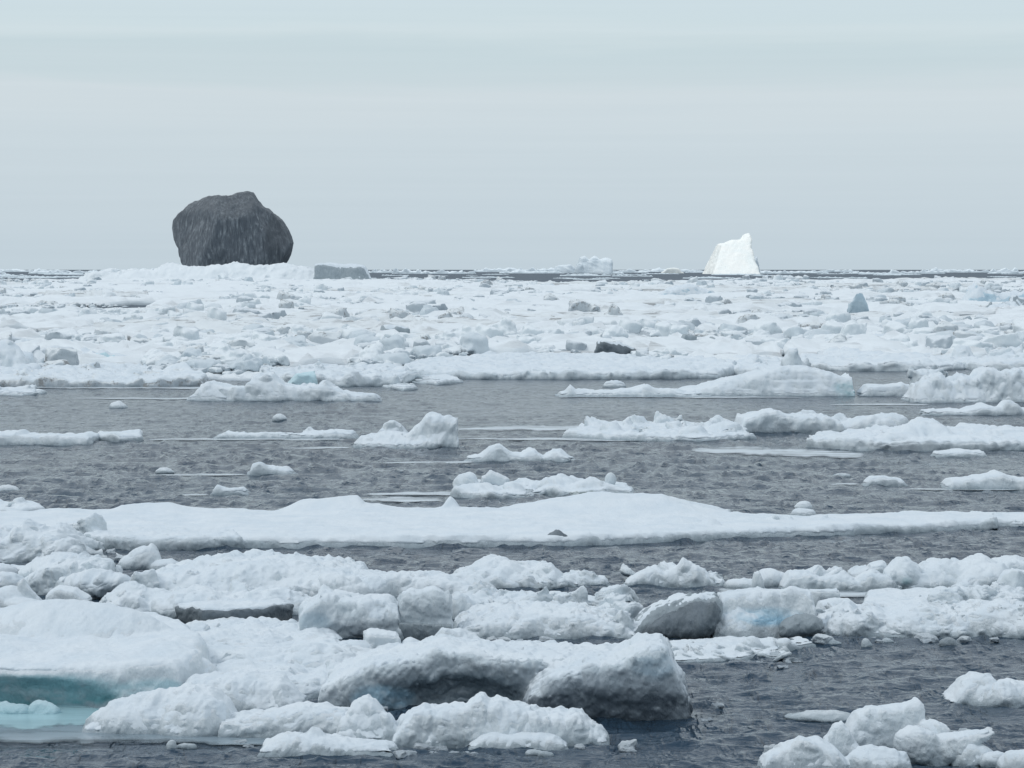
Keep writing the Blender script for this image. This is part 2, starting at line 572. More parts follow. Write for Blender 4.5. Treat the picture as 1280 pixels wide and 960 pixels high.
def ice(name, label, cat, y0, prims, subs=(), parts=(), mat='ice', cap=5., group=None, px0=None, tints=(), **kw):
    """one piece of ice; parts = [(part name, prims, material, options)]"""
    NSEED[0] += 1
    kw.setdefault('seed', NSEED[0] * 1.37)
    if y0 > 690: kw.setdefault('facet', .95); kw.setdefault('lump', .2)
    if px0 is None:
        fr = Frame(640, y0); b = np.array([p(fr)[1] for p in prims])
        px0 = 640 + (b[:, 0].min() + b[:, 1].max()) / 2
    fr = Frame(px0, y0)
    loc = (gx(px0, fr.D0), fr.D0, 0)
    res = [pieces(*r) for r in solid(fr, prims, subs, cap=cap, **kw)]
    tn = [(p(fr)[0], col, sf, st) for p, col, sf, st in tints]

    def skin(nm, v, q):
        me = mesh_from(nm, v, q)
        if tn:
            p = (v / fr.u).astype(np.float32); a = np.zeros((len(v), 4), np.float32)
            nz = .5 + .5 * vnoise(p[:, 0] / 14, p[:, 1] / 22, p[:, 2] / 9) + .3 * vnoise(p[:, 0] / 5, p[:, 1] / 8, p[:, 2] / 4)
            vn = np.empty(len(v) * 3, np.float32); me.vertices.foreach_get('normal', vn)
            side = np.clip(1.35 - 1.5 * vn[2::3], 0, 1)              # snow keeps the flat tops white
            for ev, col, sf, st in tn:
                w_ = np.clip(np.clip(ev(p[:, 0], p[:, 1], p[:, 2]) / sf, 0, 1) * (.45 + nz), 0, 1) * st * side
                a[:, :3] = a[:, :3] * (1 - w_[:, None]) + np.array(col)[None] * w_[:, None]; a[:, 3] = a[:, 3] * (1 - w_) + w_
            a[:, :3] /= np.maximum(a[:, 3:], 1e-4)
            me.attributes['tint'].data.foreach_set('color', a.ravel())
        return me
    if cap or parts:
        root = link(name, None, None, None, loc); root.empty_display_size = .3
        for v, q in res[0]: link('ice_body', skin('ice_body', v, q), M[mat], root)
        if cap:
            for v, q in res[1]: link('snow_cover', skin('snow_cover', v, q), M['snow'], root)
        for pn, pp, pm, opt in parts:
            o = dict(kw); o.update(opt)
            lb = o.pop('label', None)
            r = pieces(*solid(fr, pp, (), **o)[0])
            q = link(pn, mesh_from(pn, *r[0]), M[pm], root)
            if lb: q['label'] = lb
    else:
        root = link(name, skin(name, *res[0][0]), M[mat], None, loc)
    tag(root, label, cat, group)
    return root

# ------------------------------------------------------------------ the foreground ice
ice('ice_floe', 'wide smooth snowy floe with a turquoise hollow along its front, at the left edge', 'ice floe', 885,
    [P([(-230, 888), (-60, 889), (60, 886), (150, 884), (232, 880), (262, 864), (268, 842), (240, 815), (190, 804), (110, 799), (0, 800), (-150, 802), (-260, 840)], 46, .25, 14, 5, (120, 260), 1.),
     E(85, 842, 300, 752, 190, 0), E(215, 868, 130, 812, 120)],
    [E(40, 894, 270, 846, 84, .25), E(165, 894, 120, 854, 60, .25)],
    tints=[(E(30, 895, 260, 842, 120, .3), (.12, .33, .37), 14, .97), (E(30, 893, 270, 834, 150, .5), (.36, .58, .64), 14, .6), (E(214, 850, 64, 790, 120), (.42, .60, .70), 8, .9), (E(175, 884, 120, 842, 60, .5), (.42, .62, .68), 8, .8)],
    mat='icesnow', rough=.8, facet=.4, vox=1.7, cap=6, lump=.5)
ice('ice_chunk', 'pale turquoise ice lump in the still pool before the hollow, at the left edge', 'ice chunk', 893,
    [E(14, 893, 62, 877, 40), E(2, 892, 40, 874, 30)], mat='paleteal', cap=0, rough=.6)
ice('ice_chunk', 'small pale turquoise nub in the still pool, right of another lump', 'ice chunk', 893,
    [E(54, 893, 42, 875, 30), E(64, 893, 20, 879, 20)], mat='paleteal', cap=0, rough=.6)
ice('ice_floe', 'rounded white snow mound sloping to the water right of the turquoise hollow', 'ice floe', 920,
    [R([(97, 919), (112, 902), (140, 882), (165, 868), (200, 864), (235, 858), (262, 862), (285, 880), (300, 905)], 917, 120, 26, .7, .4, .2),
     E(180, 918, 150, 874, 110), E(245, 921, 100, 868, 90), R([(210, 880), (240, 848), (300, 842), (350, 850), (380, 880)], 890, 130, 20, .6, .5)],
    rough=.9, vox=1.7, cap=5, mat='icesnow')
ice('ice_floe', 'low white floe between the rounded mound and the jagged front ridge', 'ice floe', 922,
    [R([(273, 922), (277, 900), (300, 893), (345, 889), (380, 882), (430, 886), (470, 900)], 922, 110, 14, .1, .5, .1), E(410, 921, 90, 884, 70)],
    rough=.8, mat='icesnow', cap=5)
ice('ice_floe', 'low rounded snow slab floating farthest forward, below the jagged ridge', 'ice floe', 943,
    [R([(322, 942), (330, 930), (352, 920), (372, 917), (410, 922), (450, 928), (480, 931), (498, 938)], 943, 90, 14, .15, .6, .1), E(396, 937, 34, 908, 30), E(480, 939, 40, 926, 30)],
    rough=.7, mat='icesnow', cap=5)
ice('ice_floe', 'jagged white ridge floe floating in front of the great undercut block', 'ice floe', 930,
    [R([(418, 926), (428, 900), (445, 880), (460, 868), (472, 878), (486, 893), (500, 908), (515, 926)], 926, 80, 12, .5, .5),
     R([(488, 926), (500, 900), (516, 888), (530, 882), (548, 886), (566, 880), (580, 884), (593, 873), (603, 871), (612, 878), (625, 876), (640, 882), (660, 884), (690, 890), (728, 890), (738, 900), (752, 912), (764, 926)], 932, 120, 12, .35, .5),
     E(722, 931, 78, 898, 60), E(748, 930, 36, 908, 40), E(540, 929, 90, 890, 70)],
    (), [('waterline_ice', [R([(495, 929), (530, 922), (620, 923), (700, 924), (740, 929)], 931, 60, 6, .1, .3)], 'paleteal', dict(rough=.6))],
    rough=1., cap=4, mat='icesnow')
ice('ice_floe', 'flat little slab lapping against the foot of the jagged front ridge', 'ice floe', 937,
    [R([(585, 934), (600, 922), (620, 917), (650, 920), (690, 919), (705, 928), (712, 936)], 937, 50, 9, .25, .5)], rough=.6, cap=4, mat='icesnow')
ice('ice_chunk', 'tiny ice nub afloat just below the flat slab of the jagged ridge', 'ice chunk', 945,
    [E(668, 944, 24, 936, 18), E(682, 945, 20, 938, 14)], rough=.4, mat='icesnow', cap=0)
ice('ice_chunk', 'two-lobed crumb of ice drifting in front of the rounded snow mound', 'ice chunk', 937,
    [E(215, 937, 14, 926, 12), E(232, 936, 24, 929, 14)], rough=.35, mat='icesnow', cap=0)
ice('ice_block', 'massive snow-topped block with a dark undercut cave and grey lobed right flank', 'ice block', 900,
    [R([(400, 884), (410, 846), (436, 832), (470, 818), (520, 811), (545, 804), (560, 803), (600, 808), (700, 813), (770, 815), (800, 812), (835, 816), (848, 836), (856, 885)], 884, 210, 14, -.12, .4),
     R([(640, 900), (662, 858), (690, 836), (730, 824), (775, 818), (790, 808), (806, 800), (824, 798), (832, 806), (842, 830), (852, 862), (858, 900)], 901, 150, 16, -.22, .3), B(812, 888, 44, 798, 60, 12, 6, 4, 31, 4),
     E(846, 892, 26, 834, 60, .5), E(850, 898, 22, 862, 50, .45), E(470, 872, 120, 824, 110, .5)],
    [E(572, 892, 180, 850, 74, .2), E(740, 926, 260, 876, 130, .1)],
    tints=[(E(590, 900, 300, 800, 360, .45), (.31, .36, .40), 24, .9), (E(575, 900, 230, 822, 300, .4), (.14, .185, .22), 18, .93), (E(760, 915, 270, 812, 260, .35), (.33, .38, .425), 20, .92), (E(760, 922, 310, 852, 300, .1), (.075, .10, .125), 11, .97), (E(815, 908, 70, 806, 100, .75), (.42, .56, .66), 12, .6), (E(478, 892, 90, 850, 140, .35), (.30, .48, .60), 12, .8)],  # shade of cave and right flank painted in grey tints; blue is clear ice
    rough=.95, facet=.95, lump=.3, vox=1.7, cap=7, mat='ice')
ice('ice_chunk', 'rounded white knob standing behind the great undercut block', 'ice chunk', 822,
    [R([(539, 822), (543, 795), (552, 787), (575, 788), (590, 797), (607, 805), (612, 822)], 822, 60, 10, .1, .2)], rough=.7, mat='icesnow', cap=4)
ice('ice_block', 'square white snow block with straight sides left of the rounded knob', 'ice block', 822,
    [B(476, 818, 46, 791, 46, 8, 4, 3, 5, 2, rnd=4), E(515, 819, 40, 800, 40), E(440, 822, 60, 800, 50), E(492, 822, 60, 806, 40)], rough=.5, mat='icesnow', cap=4)

# rubble fields behind the left floe
ice('ice_floe', 'low rolling snow floe joining the left mound to the great undercut block', 'ice floe', 868,
    [P([(215, 866), (300, 874), (380, 872), (440, 866), (470, 850), (470, 826), (420, 812), (330, 810), (250, 818), (200, 836)], 14, .6, 10, 9, (55, 120), 4.), E(320, 842, 130, 812, 120), E(400, 846, 120, 806, 110), E(300, 856, 90, 828, 80), E(390, 815, 80, 795, 70), E(440, 838, 110, 810, 110)] + rubble(260, 450, 822, 862, 18, 34, 92, .6),
    tints=[(E(350, 880, 76, 846, 60, .3), (.47, .66, .71), 8, .9), (E(408, 880, 70, 848, 60, .3), (.36, .54, .66), 8, .9)],
    rough=.9, vox=1.7, cap=5, mat='icesnow')
ice('ice_floe', 'ragged white floe under the dark-edged slab, left of the grey cubic block', 'ice floe', 806,
    [P([(205, 806), (300, 812), (380, 810), (430, 802), (420, 788), (330, 780), (240, 784), (200, 792)], 9, .8, 8, 6, (40, 90), 6.), E(385, 806, 70, 793, 60), E(245, 804, 60, 790, 60)] + rubble(225, 420, 792, 806, 12, 22, 5, .5),
    rough=.8, cap=4, mat='icesnow')
ice('ice_floe', 'thin snow slab with a dark overhanging front edge below the hummocky floe', 'ice floe', 783,
    [P([(222, 776), (250, 783), (300, 782), (345, 777), (368, 770), (330, 764), (260, 763), (225, 768)], 18, -.15, 5, 3, (60, 140), 2.)],
    rough=.7, cap=6, mat='dark')
ice('ice_floe', 'broad hummocky white floe with a rolling skyline behind the left foreground floe', 'ice floe', 772,
    [R([(118, 772), (128, 757), (150, 744), (172, 735), (190, 722), (210, 712), (240, 706), (270, 702), (310, 697), (345, 697), (380, 703), (420, 706), (450, 712), (470, 740)], 752, 260, 24, .9, .5, .15),
     E(165, 768, 90, 732, 90), E(245, 772, 140, 738, 130), E(330, 770, 150, 738, 130), R([(120, 772), (140, 758), (158, 737), (166, 742), (185, 755), (230, 770)], 770, 50, 9, .5, .5), E(400, 752, 130, 712, 130)] + rubble(130, 420, 748, 770, 16, 34, 91, .8),
    [E(218, 762, 40, 724, 20)],
    rough=1.15, vox=1.7, cap=5, mat='icesnow')
ice('ice_chunk', 'smooth white boulder of ice by the open water behind the hummocky floe', 'ice chunk', 712,
    [E(178, 711, 46, 683, 44, .3), E(188, 709, 22, 680, 20, .4), E(160, 711, 30, 694, 30), E(205, 712, 46, 698, 40)], rough=.55, mat='icesnow', cap=4)
ice('ice_floe', 'lumpy white pile with a dark hollow under its right lip, left of the hummocky floe', 'ice floe', 750,
    [R([(38, 750), (44, 716), (60, 708), (82, 702), (100, 696), (122, 700), (140, 706), (150, 718), (158, 730), (140, 750)], 744, 130, 18, -.1, .5),
     E(60, 742, 70, 712, 70), E(118, 750, 90, 712, 90, .35), E(85, 735, 120, 694, 110, .2)] + rubble(45, 140, 715, 742, 8, 30, 93), [E(120, 764, 80, 738, 70, .1)],
    tints=[(E(120, 756, 100, 722, 90, .3), (.25, .30, .34), 10, .9)],
    rough=1.1, cap=5, mat='ice')
ice('ice_floe', 'rough white floe with a thick crumbled edge below the left end of the long floe', 'ice floe', 704,
    [R([(-70, 704), (-40, 668), (0, 664), (15, 668), (30, 655), (42, 662), (60, 668), (78, 664), (95, 676), (112, 690), (120, 704)], 702, 170, 14, .15, .5), E(85, 705, 66, 676, 60), E(20, 703, 90, 674, 80)] + rubble(0, 115, 676, 702, 20, 24, 9, .9),
    rough=1.2, cap=5, mat='icesnow')
ice('ice_chunk', 'tilted pointed white plate standing on end beside a flat white slab, left edge rubble', 'ice chunk', 762,
    [V([(22, 766), (24, 728), (30, 722), (40, 735), (54, 752), (64, 766)], 760, 24, 6), E(10, 762, 70, 735, 60), E(30, 764, 60, 748, 40)], rough=.5, mat='icesnow', cap=3)
ice('ice_block', 'flat-topped white slab with a clean right corner, against the left foreground floe', 'ice block', 764,
    [V([(58, 768), (60, 742), (72, 734), (96, 737), (115, 749), (110, 762), (104, 768)], 762, 56, 6, .1)], rough=.45, mat='icesnow', cap=3)
ice('ice_floe', 'low white lumps at the left edge behind the upright pointed plate', 'ice floe', 738,
    [E(-5, 722, 60, 704, 60), E(10, 738, 50, 716, 50), E(30, 716, 50, 706, 40), E(0, 735, 90, 722, 80)], rough=.8, mat='icesnow', cap=4)
ice('ice_floe', 'rubbly white mound with grey hollows just left of the grey cubic block', 'ice floe', 800,
    [R([(372, 798), (378, 765), (390, 748), (402, 736), (420, 739), (440, 746), (462, 752), (480, 750), (498, 756), (506, 798)], 798, 110, 14, -.05, .4), E(405, 790, 66, 742, 60, .4), E(455, 800, 80, 752, 70, .45), E(425, 755, 90, 718, 80)],
    [E(430, 806, 120, 788, 40)], tints=[(E(440, 801, 110, 762, 80, .45), (.33, .38, .42), 12, .9), (E(392, 802, 50, 764, 50, .6), (.42, .53, .60), 8, .7)],
    rough=1., cap=5, mat='ice')
ice('ice_floe', 'white ledge with a grey shaded block at its back, behind the grey cubic block', 'ice floe', 752,
    [R([(425, 752), (440, 716), (470, 715), (520, 718), (560, 722), (600, 735)], 748, 120, 12, .5, .5), B(505, 742, 62, 720, 40, 10, 0, 4, 3, 2), E(460, 752, 56, 722, 60)], rough=.9, mat='icesnow', cap=4)
ice('ice_block', 'grey cubic ice block with rounded snow shoulders and a dark band at the water', 'ice block', 800,
    [B(531, 797, 66, 735, 66, 3, 2, 1, 12, 1, -.2, 14)], (),
    [('foot_ice', [B(530, 798, 62, 776, 68, 3, 0, 0, 1, 0)], 'grey', dict(rough=.5))],
    tints=[(E(531, 798, 90, 742, 90, .5), (.36, .42, .46), 14, .8), (E(525, 799, 60, 776, 70, .8), (.47, .66, .71), 5, .8)],
    rough=.75, mat='ice', cap=7)
ice('ice_floe', 'twin-humped snow ridge trailing to the right, at the edge of the open water mid-picture', 'ice floe', 738,
    [R([(535, 732), (560, 722), (585, 712), (602, 707), (612, 701), (630, 700), (648, 706), (665, 708), (678, 703), (690, 706), (700, 718), (712, 732)], 734, 100, 12, .4, .5),
     R([(690, 732), (705, 718), (720, 718), (736, 722), (756, 722), (764, 732)], 733, 50, 8, .3, .5), E(620, 738, 80, 710, 60), E(690, 736, 40, 716, 40)] + rubble(560, 755, 728, 737, 14, 22, 95, .8), rough=1.1, mat='icesnow', cap=4)
ice('ice_chunk', 'small white lump between the grey cubic block and the twin-humped ridge', 'ice chunk', 772,
    [E(590, 772, 70, 744, 60, .3), E(575, 774, 40, 742, 40), E(630, 768, 50, 750, 50)], rough=.9, mat='icesnow', cap=4)
ice('ice_floe', 'crumbled low white floe between the grey cubic block and the dark tilted block', 'ice floe', 799,
    [R([(560, 799), (575, 776), (600, 768), (640, 762), (680, 758), (720, 756), (760, 766), (790, 780), (796, 799)], 798, 190, 14, .35, .6, .2)] + rubble(580, 780, 760, 797, 40, 34, 21, .8), rough=1.1, mat='icesnow', cap=4)
ice('ice_floe', 'flat raft of brash at the back of the crumbled floe, below the twin-humped ridge', 'ice floe', 768,
    [P([(600, 764), (660, 768), (720, 764), (770, 758), (770, 752), (690, 748), (620, 750)], 7, .7, 6, 4, (40, 90), 3.)] + rubble(610, 790, 750, 764, 14, 26, 8, .5), rough=.9, mat='icesnow', cap=3)
ice('ice_block', 'dark grey tilted block whose snowy left slope rises to a blunt overhanging right end', 'ice block', 797,
    [V([(768, 800), (778, 790), (800, 770), (825, 754), (850, 745), (880, 741), (895, 743), (902, 758), (902, 772), (890, 786), (884, 800)], 796, 80, 16, .1)], (),
    [('shaded_face', [V([(788, 800), (800, 784), (830, 764), (862, 753), (894, 748), (901, 760), (900, 774), (888, 788), (882, 800)], 797.5, 50, 16, .1)], 'dark', dict(rough=.9, label='bare ice painted darker for shade on the shaded face'))],  # shade of this face painted in with the dark ice material
    rough=.8, mat='grey', cap=6, capcut=.75)
ice('ice_block', 'pale smooth block with a bright blue stripe across its middle', 'ice block', 795,
    [R([(884, 796), (892, 760), (900, 744), (930, 740), (975, 740), (990, 737), (1012, 740), (1018, 755), (1020, 796)], 795, 80, 14, .2, .2), E(922, 797, 60, 765, 50), E(988, 750, 20, 733, 24)], [E(955, 800, 90, 760, 30, .6)], tints=[(E(955, 797.5, 110, 756, 60, .62), (.44, .62, .73), 9, .9), (E(958, 797.5, 74, 766, 60, .66), (.30, .52, .67), 7, .8), (E(960, 798, 120, 780, 60, .3), (.50, .55, .58), 8, .8)],
    rough=.7, mat='icesnow', cap=5)
ice('ice_chunk', 'dark grey rounded knob of bare ice at the foot of the blue-striped block', 'ice chunk', 797,
    [E(1004, 797, 50, 767, 44, .4), E(990, 797, 30, 775, 30, .3)], rough=.8, mat='grey', cap=0)
ice('ice_floe', 'long snow-heaped floe reaching the right edge, right of the blue-striped block', 'ice floe', 796,
    [R([(1008, 796), (1024, 776), (1040, 770), (1058, 758), (1075, 764), (1095, 759), (1110, 766), (1130, 757), (1150, 753), (1170, 760), (1200, 757), (1225, 751), (1260, 752), (1330, 758), (1350, 796)], 795, 140, 14, .35, .5), E(1150, 797, 150, 764, 100), E(1060, 796, 70, 766, 70), E(1270, 796, 120, 756, 100)] + rubble(1030, 1290, 770, 795, 24, 36, 94, .8), rough=1.2, mat='icesnow', cap=5)
ice('ice_floe', 'small rounded snow cushion behind the start of the long right-hand floe', 'ice floe', 769,
    [R([(1018, 769), (1026, 754), (1044, 748), (1062, 750), (1074, 760), (1078, 769)], 768, 60, 12, .2, .4), B(1030, 757, 40, 738, 30, 0, 0, 0, 4, 2)], rough=.5, mat='icesnow', cap=4)
ice('ice_floe', 'flat pale slab lying low behind the long right-hand floe', 'ice floe', 766,
    [P([(1075, 761), (1130, 765), (1220, 762), (1320, 758), (1330, 746), (1180, 741), (1080, 742)], 7, .4, 4, 2, (80, 160), 1.)], rough=.6, mat='icesnow', cap=4)
ice('ice_floe', 'row of small white crags with one tall crest, left end of the right-hand brash line', 'ice floe', 735,
    [R([(775, 733), (785, 722), (806, 712), (818, 712), (828, 720), (846, 714), (856, 703), (868, 703), (880, 710), (888, 722), (902, 732)], 733, 60, 8, .35, .5)] + rubble(785, 895, 724, 733, 14, 22, 3, .9), rough=.9, mat='icesnow', cap=4)
ice('ice_chunk', 'upright white spike of ice behind the blue-striped block', 'ice chunk', 738,
    [V([(936, 742), (940, 724), (944, 714), (951, 713), (954, 728), (958, 742)], 736, 18, 4), E(930, 736, 50, 722, 40), E(965, 733, 50, 712, 40)], rough=.5, mat='icesnow', cap=3)
ice('ice_floe', 'low broken line of white brash between the upright spike and the teal-hollowed pile', 'ice floe', 739,
    [R([(972, 737), (985, 718), (1010, 716), (1030, 722), (1050, 720), (1068, 726), (1090, 714), (1108, 720), (1125, 728), (1130, 739)], 738, 60, 8, .35, .5)] + rubble(980, 1120, 728, 738, 18, 24, 31, .8), rough=.8, mat='icesnow', cap=4)
ice('ice_floe', 'tall white rubble pile with a greenish hollow, right end of the brash line', 'ice floe', 741,
    [E(1128, 738, 52, 700, 60, .4), R([(1112, 741), (1140, 716), (1160, 704), (1176, 699), (1192, 706), (1210, 700), (1222, 698), (1240, 706), (1262, 698), (1300, 700), (1320, 741)], 737, 110, 10, .4, .5), E(1230, 739, 90, 706, 70)] + rubble(1120, 1290, 722, 740, 18, 28, 96, .9), [E(1148, 743, 70, 718, 36, .35)],
    tints=[(E(1148, 744, 80, 714, 60, .35), (.33, .49, .52), 6, .9)], rough=1.1, mat='icesnow', cap=4)
ice('ice_chunk', 'sharp triangular white shard leaning at the right edge before the rubble pile', 'ice chunk', 744,
    [V([(1230, 746), (1246, 728), (1258, 713), (1266, 724), (1270, 746)], 743, 30, 5, .2), B(1275, 744, 36, 714, 30, 20, 5, 12, 6, 3)], rough=.5, mat='icesnow', cap=3)
ice('ice_floe', 'thin low floe carrying a frill of white rubble, right of the great block', 'ice floe', 828,
    [P([(790, 826), (850, 829), (920, 826), (985, 812), (1020, 806), (1000, 800), (900, 800), (800, 806)], 3, .5, 3)] + rubble(838, 985, 812, 827, 26, 17, 41, .6) + [E(940, 814, 30, 795, 24), E(978, 812, 30, 798, 24)], rough=.5, mat='icesnow', cap=3)
for x, y, w, t, lb, m in ((1037, 804, 20, 796, 'leftmost white', 'icesnow'), (1082, 807, 12, 798, 'small white pointed', 'icesnow'), (1108, 803, 14, 797, 'pale half-sunk', 'icesnow'), (1186, 808, 22, 797, 'dark grey', 'grey')):
    ice('ice_chunk', lb + ' ice crumb on the open water below the long right-hand floe', 'ice chunk', y, [E(x, y, w, t, w), E(x + w * .35, y, w * .8, (t + y) / 2 + 1, w)], rough=.35, mat=m, cap=0, group='ice crumbs on the right foreground water')
ice('iceberg_fragment', 'sculpted pale blue-white fragment with tall crest and pointed arm, bottom right', 'ice fragment', 962,
    [R([(945, 960), (952, 945), (975, 932), (1000, 923), (1022, 926), (1040, 935), (1060, 960)], 962, 80, 14, .3, .4),
     R([(1015, 960), (1028, 926), (1042, 905), (1052, 902), (1062, 920), (1075, 940)], 950, 50, 10, .3, .3),
     R([(1045, 955), (1058, 912), (1070, 892), (1085, 886), (1110, 884), (1135, 880), (1148, 874), (1154, 884), (1158, 930), (1165, 955)], 940, 70, 12, .2, .2),
     E(1145, 955, 60, 908, 60, .4), E(1165, 945, 50, 900, 50, .3), V([(1100, 965), (1130, 940), (1170, 922), (1200, 916), (1243, 911), (1222, 928), (1195, 944), (1170, 965)], 953, 60, 14), E(1095, 964, 90, 934, 70)],
    tints=[(E(1102, 951, 66, 886, 70, .72), (.38, .58, .69), 10, .9), (E(1128, 958, 56, 910, 60, .5), (.40, .45, .49), 12, .8)], rough=.8, facet=.75, lump=.5, mat='icesnow', cap=4, zmin=-8)
ice('ice_chunk', 'low white lump at the right end of the sculpted fragment', 'ice chunk', 956,
    [E(1215, 955, 62, 931, 46), E(1245, 958, 40, 942, 30)], rough=.7, mat='icesnow', cap=3)
ice('ice_chunk', 'white ice corner cut off by the bottom right of the picture', 'ice chunk', 966, [E(1275, 965, 60, 938, 50)], rough=.6, mat='icesnow', cap=3)
ice('ice_floe', 'smooth white mound alone on the water at the right edge, above the sculpted fragment', 'ice floe', 882,
    [R([(1172, 880), (1185, 868), (1200, 850), (1212, 843), (1235, 845), (1244, 854), (1262, 850), (1290, 858), (1330, 880)], 881, 90, 16, .4, .5), E(1245, 883, 80, 852, 60)], rough=.8, mat='icesnow', cap=4)
ice('ice_floe', 'barely awash pale lens of ice above the sculpted fragment', 'ice floe', 900,
    [E(1035, 901, 72, 888, 60), E(1005, 899, 50, 892, 40)], rough=.4, mat='icesnow', cap=0)

# ------------------------------------------------------------------ the long floe and the floes on the open water
ice('ice_floe', 'very long flat snow floe stretching across the whole picture', 'ice floe', 678,
    [P([(-140, 676), (60, 672), (200, 671), (300, 684), (450, 683), (700, 682), (880, 675), (1000, 670), (1180, 664), (1300, 658), (1420, 655), (1420, 650), (1200, 650), (1050, 652), (950, 650), (860, 646), (700, 643), (500, 642), (300, 643), (100, 646), (-140, 650)], 9.5, .55, 3, 2.5, (110, 420), 2.),
     R([(560, 650), (640, 638), (700, 626), (755, 616), (790, 622), (830, 622), (870, 634), (920, 645), (960, 655)], 655, 200, 20, 3., 2.), R([(330, 650), (375, 628), (425, 624), (445, 622), (455, 632), (500, 640), (520, 650)], 648, 90, 12, 2, 1.),
     R([(535, 648), (552, 636), (562, 622), (570, 630), (580, 648)], 646, 40, 6, .5, .5), R([(120, 650), (150, 634), (200, 630), (240, 637), (290, 640), (320, 650)], 650, 80, 14, 2, 1), V([(650, 646), (655, 634), (662, 640), (664, 646)], 645, 14, 3),
     E(890, 668, 34, 650, 40), E(1010, 648, 60, 640, 50)] + rubble(960, 1300, 656, 663, 26, 17, 77, .6) + rubble(0, 120, 664, 671, 8, 18, 78),
    (), [('dark_edge', [P([(-60, 673), (60, 671), (200, 670), (300, 683), (450, 682), (700, 681), (880, 674), (1000, 669), (1180, 663), (1300, 657), (1300, 652), (700, 660), (300, 660), (-60, 660)], 3., -.4, 1.5)], 'grey', dict(rough=.5, vox=2.6))],
    px0=640, rough=.62, facet=.4, vox=2.1, vd=6.5, cap=4.5, mat='ice', dwarp=3., capcut=.45)
ice('ice_chunk', 'dark dirty lump lying on the front edge of the very long floe', 'ice chunk', 681,
    [E(700, 681.5, 26, 663, 22, .35), E(690, 681, 16, 668, 16, .3)], rough=.7, mat='dark', cap=0)
ice('ice_floe', 'narrow slab with a shaded rim tucked below the left of the very long floe', 'ice floe', 687,
    [P([(95, 682), (160, 687), (240, 687), (306, 684), (300, 676), (200, 673), (110, 675)], 13, .1, 7, 1.5, (90, 200), 3.)], rough=.6, cap=4, mat='ice')
ice('ice_floe', 'small dirty-edged white floe at the left edge above the very long floe', 'ice floe', 644,
    [P([(-40, 643), (20, 645), (58, 640), (40, 634), (-30, 634)], 7, .4, 4, 2, (30, 60))] + rubble(0, 45, 638, 643, 5, 14, 12), rough=.6, mat='icesnow', cap=3)
ice('ice_floe', 'white floe bearing two boulder-like lumps and a lone upright knob, above the very long floe', 'ice floe', 622,
    [P([(568, 620), (610, 623), (665, 622), (680, 617), (720, 621), (795, 615), (780, 609), (700, 606), (600, 607), (570, 612)], 6, .2, 4, 1.5, (40, 90)),
     E(583, 615, 30, 590, 30, .4), E(600, 620, 60, 605, 40), R([(655, 618), (665, 602), (690, 596), (700, 598), (715, 606), (730, 618)], 615, 50, 8, .4, .4), R([(700, 618), (720, 604), (735, 598), (750, 603), (790, 615)], 618, 40, 7, .5, .4), E(640, 619, 40, 602, 34)],
    tints=[(E(731, 621, 44, 606, 34, .3), (.27, .33, .31), 4, .9)],
    parts=[('boulder', [V([(598, 608), (602, 596), (612, 588), (624, 592), (634, 598), (632, 608)], 614, 26, 7)], 'icesnow', dict(rough=.6))], rough=.8, mat='icesnow', cap=3, vox=1.6)
ice('ice_chunk', 'rounded knob of ice standing on the right part of the two-lump floe', 'ice chunk', 612, [E(762, 612, 14, 589, 12, .55)], rough=.3, mat='icesnow', cap=0)
ice('ice_floe', 'three-humped little white floe between the seal-shaped berg and the two-lump floe', 'ice floe', 577,
    [R([(576, 576), (590, 571), (604, 569), (612, 559), (625, 558), (638, 566), (650, 569), (660, 562), (668, 562), (678, 569), (690, 562), (700, 563), (708, 570), (720, 575)], 577, 60, 6, .35, .5), E(620, 576, 40, 562, 30)], rough=.65, mat='icesnow', cap=3, vox=1.6)
ice('iceberg_fragment', 'white berg with a saddle and high blunt right end, mid-water left of centre', 'ice fragment', 560,
    [R([(442, 559), (450, 548), (470, 542), (490, 540), (510, 541), (524, 530), (532, 518), (545, 517), (565, 522), (580, 519), (584, 530), (590, 534), (586, 548), (572, 558)], 559, 60, 10, .3, .3), R([(468, 550), (482, 534), (494, 526), (502, 530), (515, 545)], 552, 40, 7, .3, .3), E(500, 560, 110, 545, 60)], [E(578, 566, 40, 549, 40, .1)],
    tints=[(E(572, 562, 50, 538, 50, .3), (.28, .32, .35), 6, .9), (E(545, 562, 40, 522, 50, .7), (.45, .50, .54), 6, .7), (E(493, 560, 34, 530, 60, .6), (.40, .45, .49), 6, .8)], rough=.9, mat='icesnow', cap=3, vox=1.5)
ice('ice_floe', 'thin ragged strip of ice trailing left of the saddle-backed berg', 'ice floe', 549,
    [R([(272, 546), (282, 540), (310, 542), (345, 541), (375, 543), (400, 540), (418, 537), (440, 540), (448, 548)], 548, 70, 4, .4, .6)] + rubble(280, 445, 545, 548, 12, 10, 14), rough=.5, mat='icesnow', cap=2, vox=1.6)
ice('ice_floe', 'flat white floe with a tiny bump, left edge of the open water', 'ice floe', 556,
    [R([(-50, 556), (-40, 544), (20, 541), (26, 538), (32, 543), (70, 543), (110, 544), (122, 550), (118, 556)], 556, 110, 4, .3, .6)] + rubble(0, 110, 550, 555, 8, 9, 15, .4), rough=.5, mat='icesnow', cap=2.5, vox=1.7)
ice('ice_floe', 'thick clean-edged plate touching the right end of the flat left-edge floe', 'ice floe', 552,
    [P([(120, 550), (150, 552.5), (180, 550), (178, 546.5), (125, 546.5)], 7, .1, 3, 1, (40, 80))], rough=.5, mat='icesnow', cap=2.5, vox=1.5)
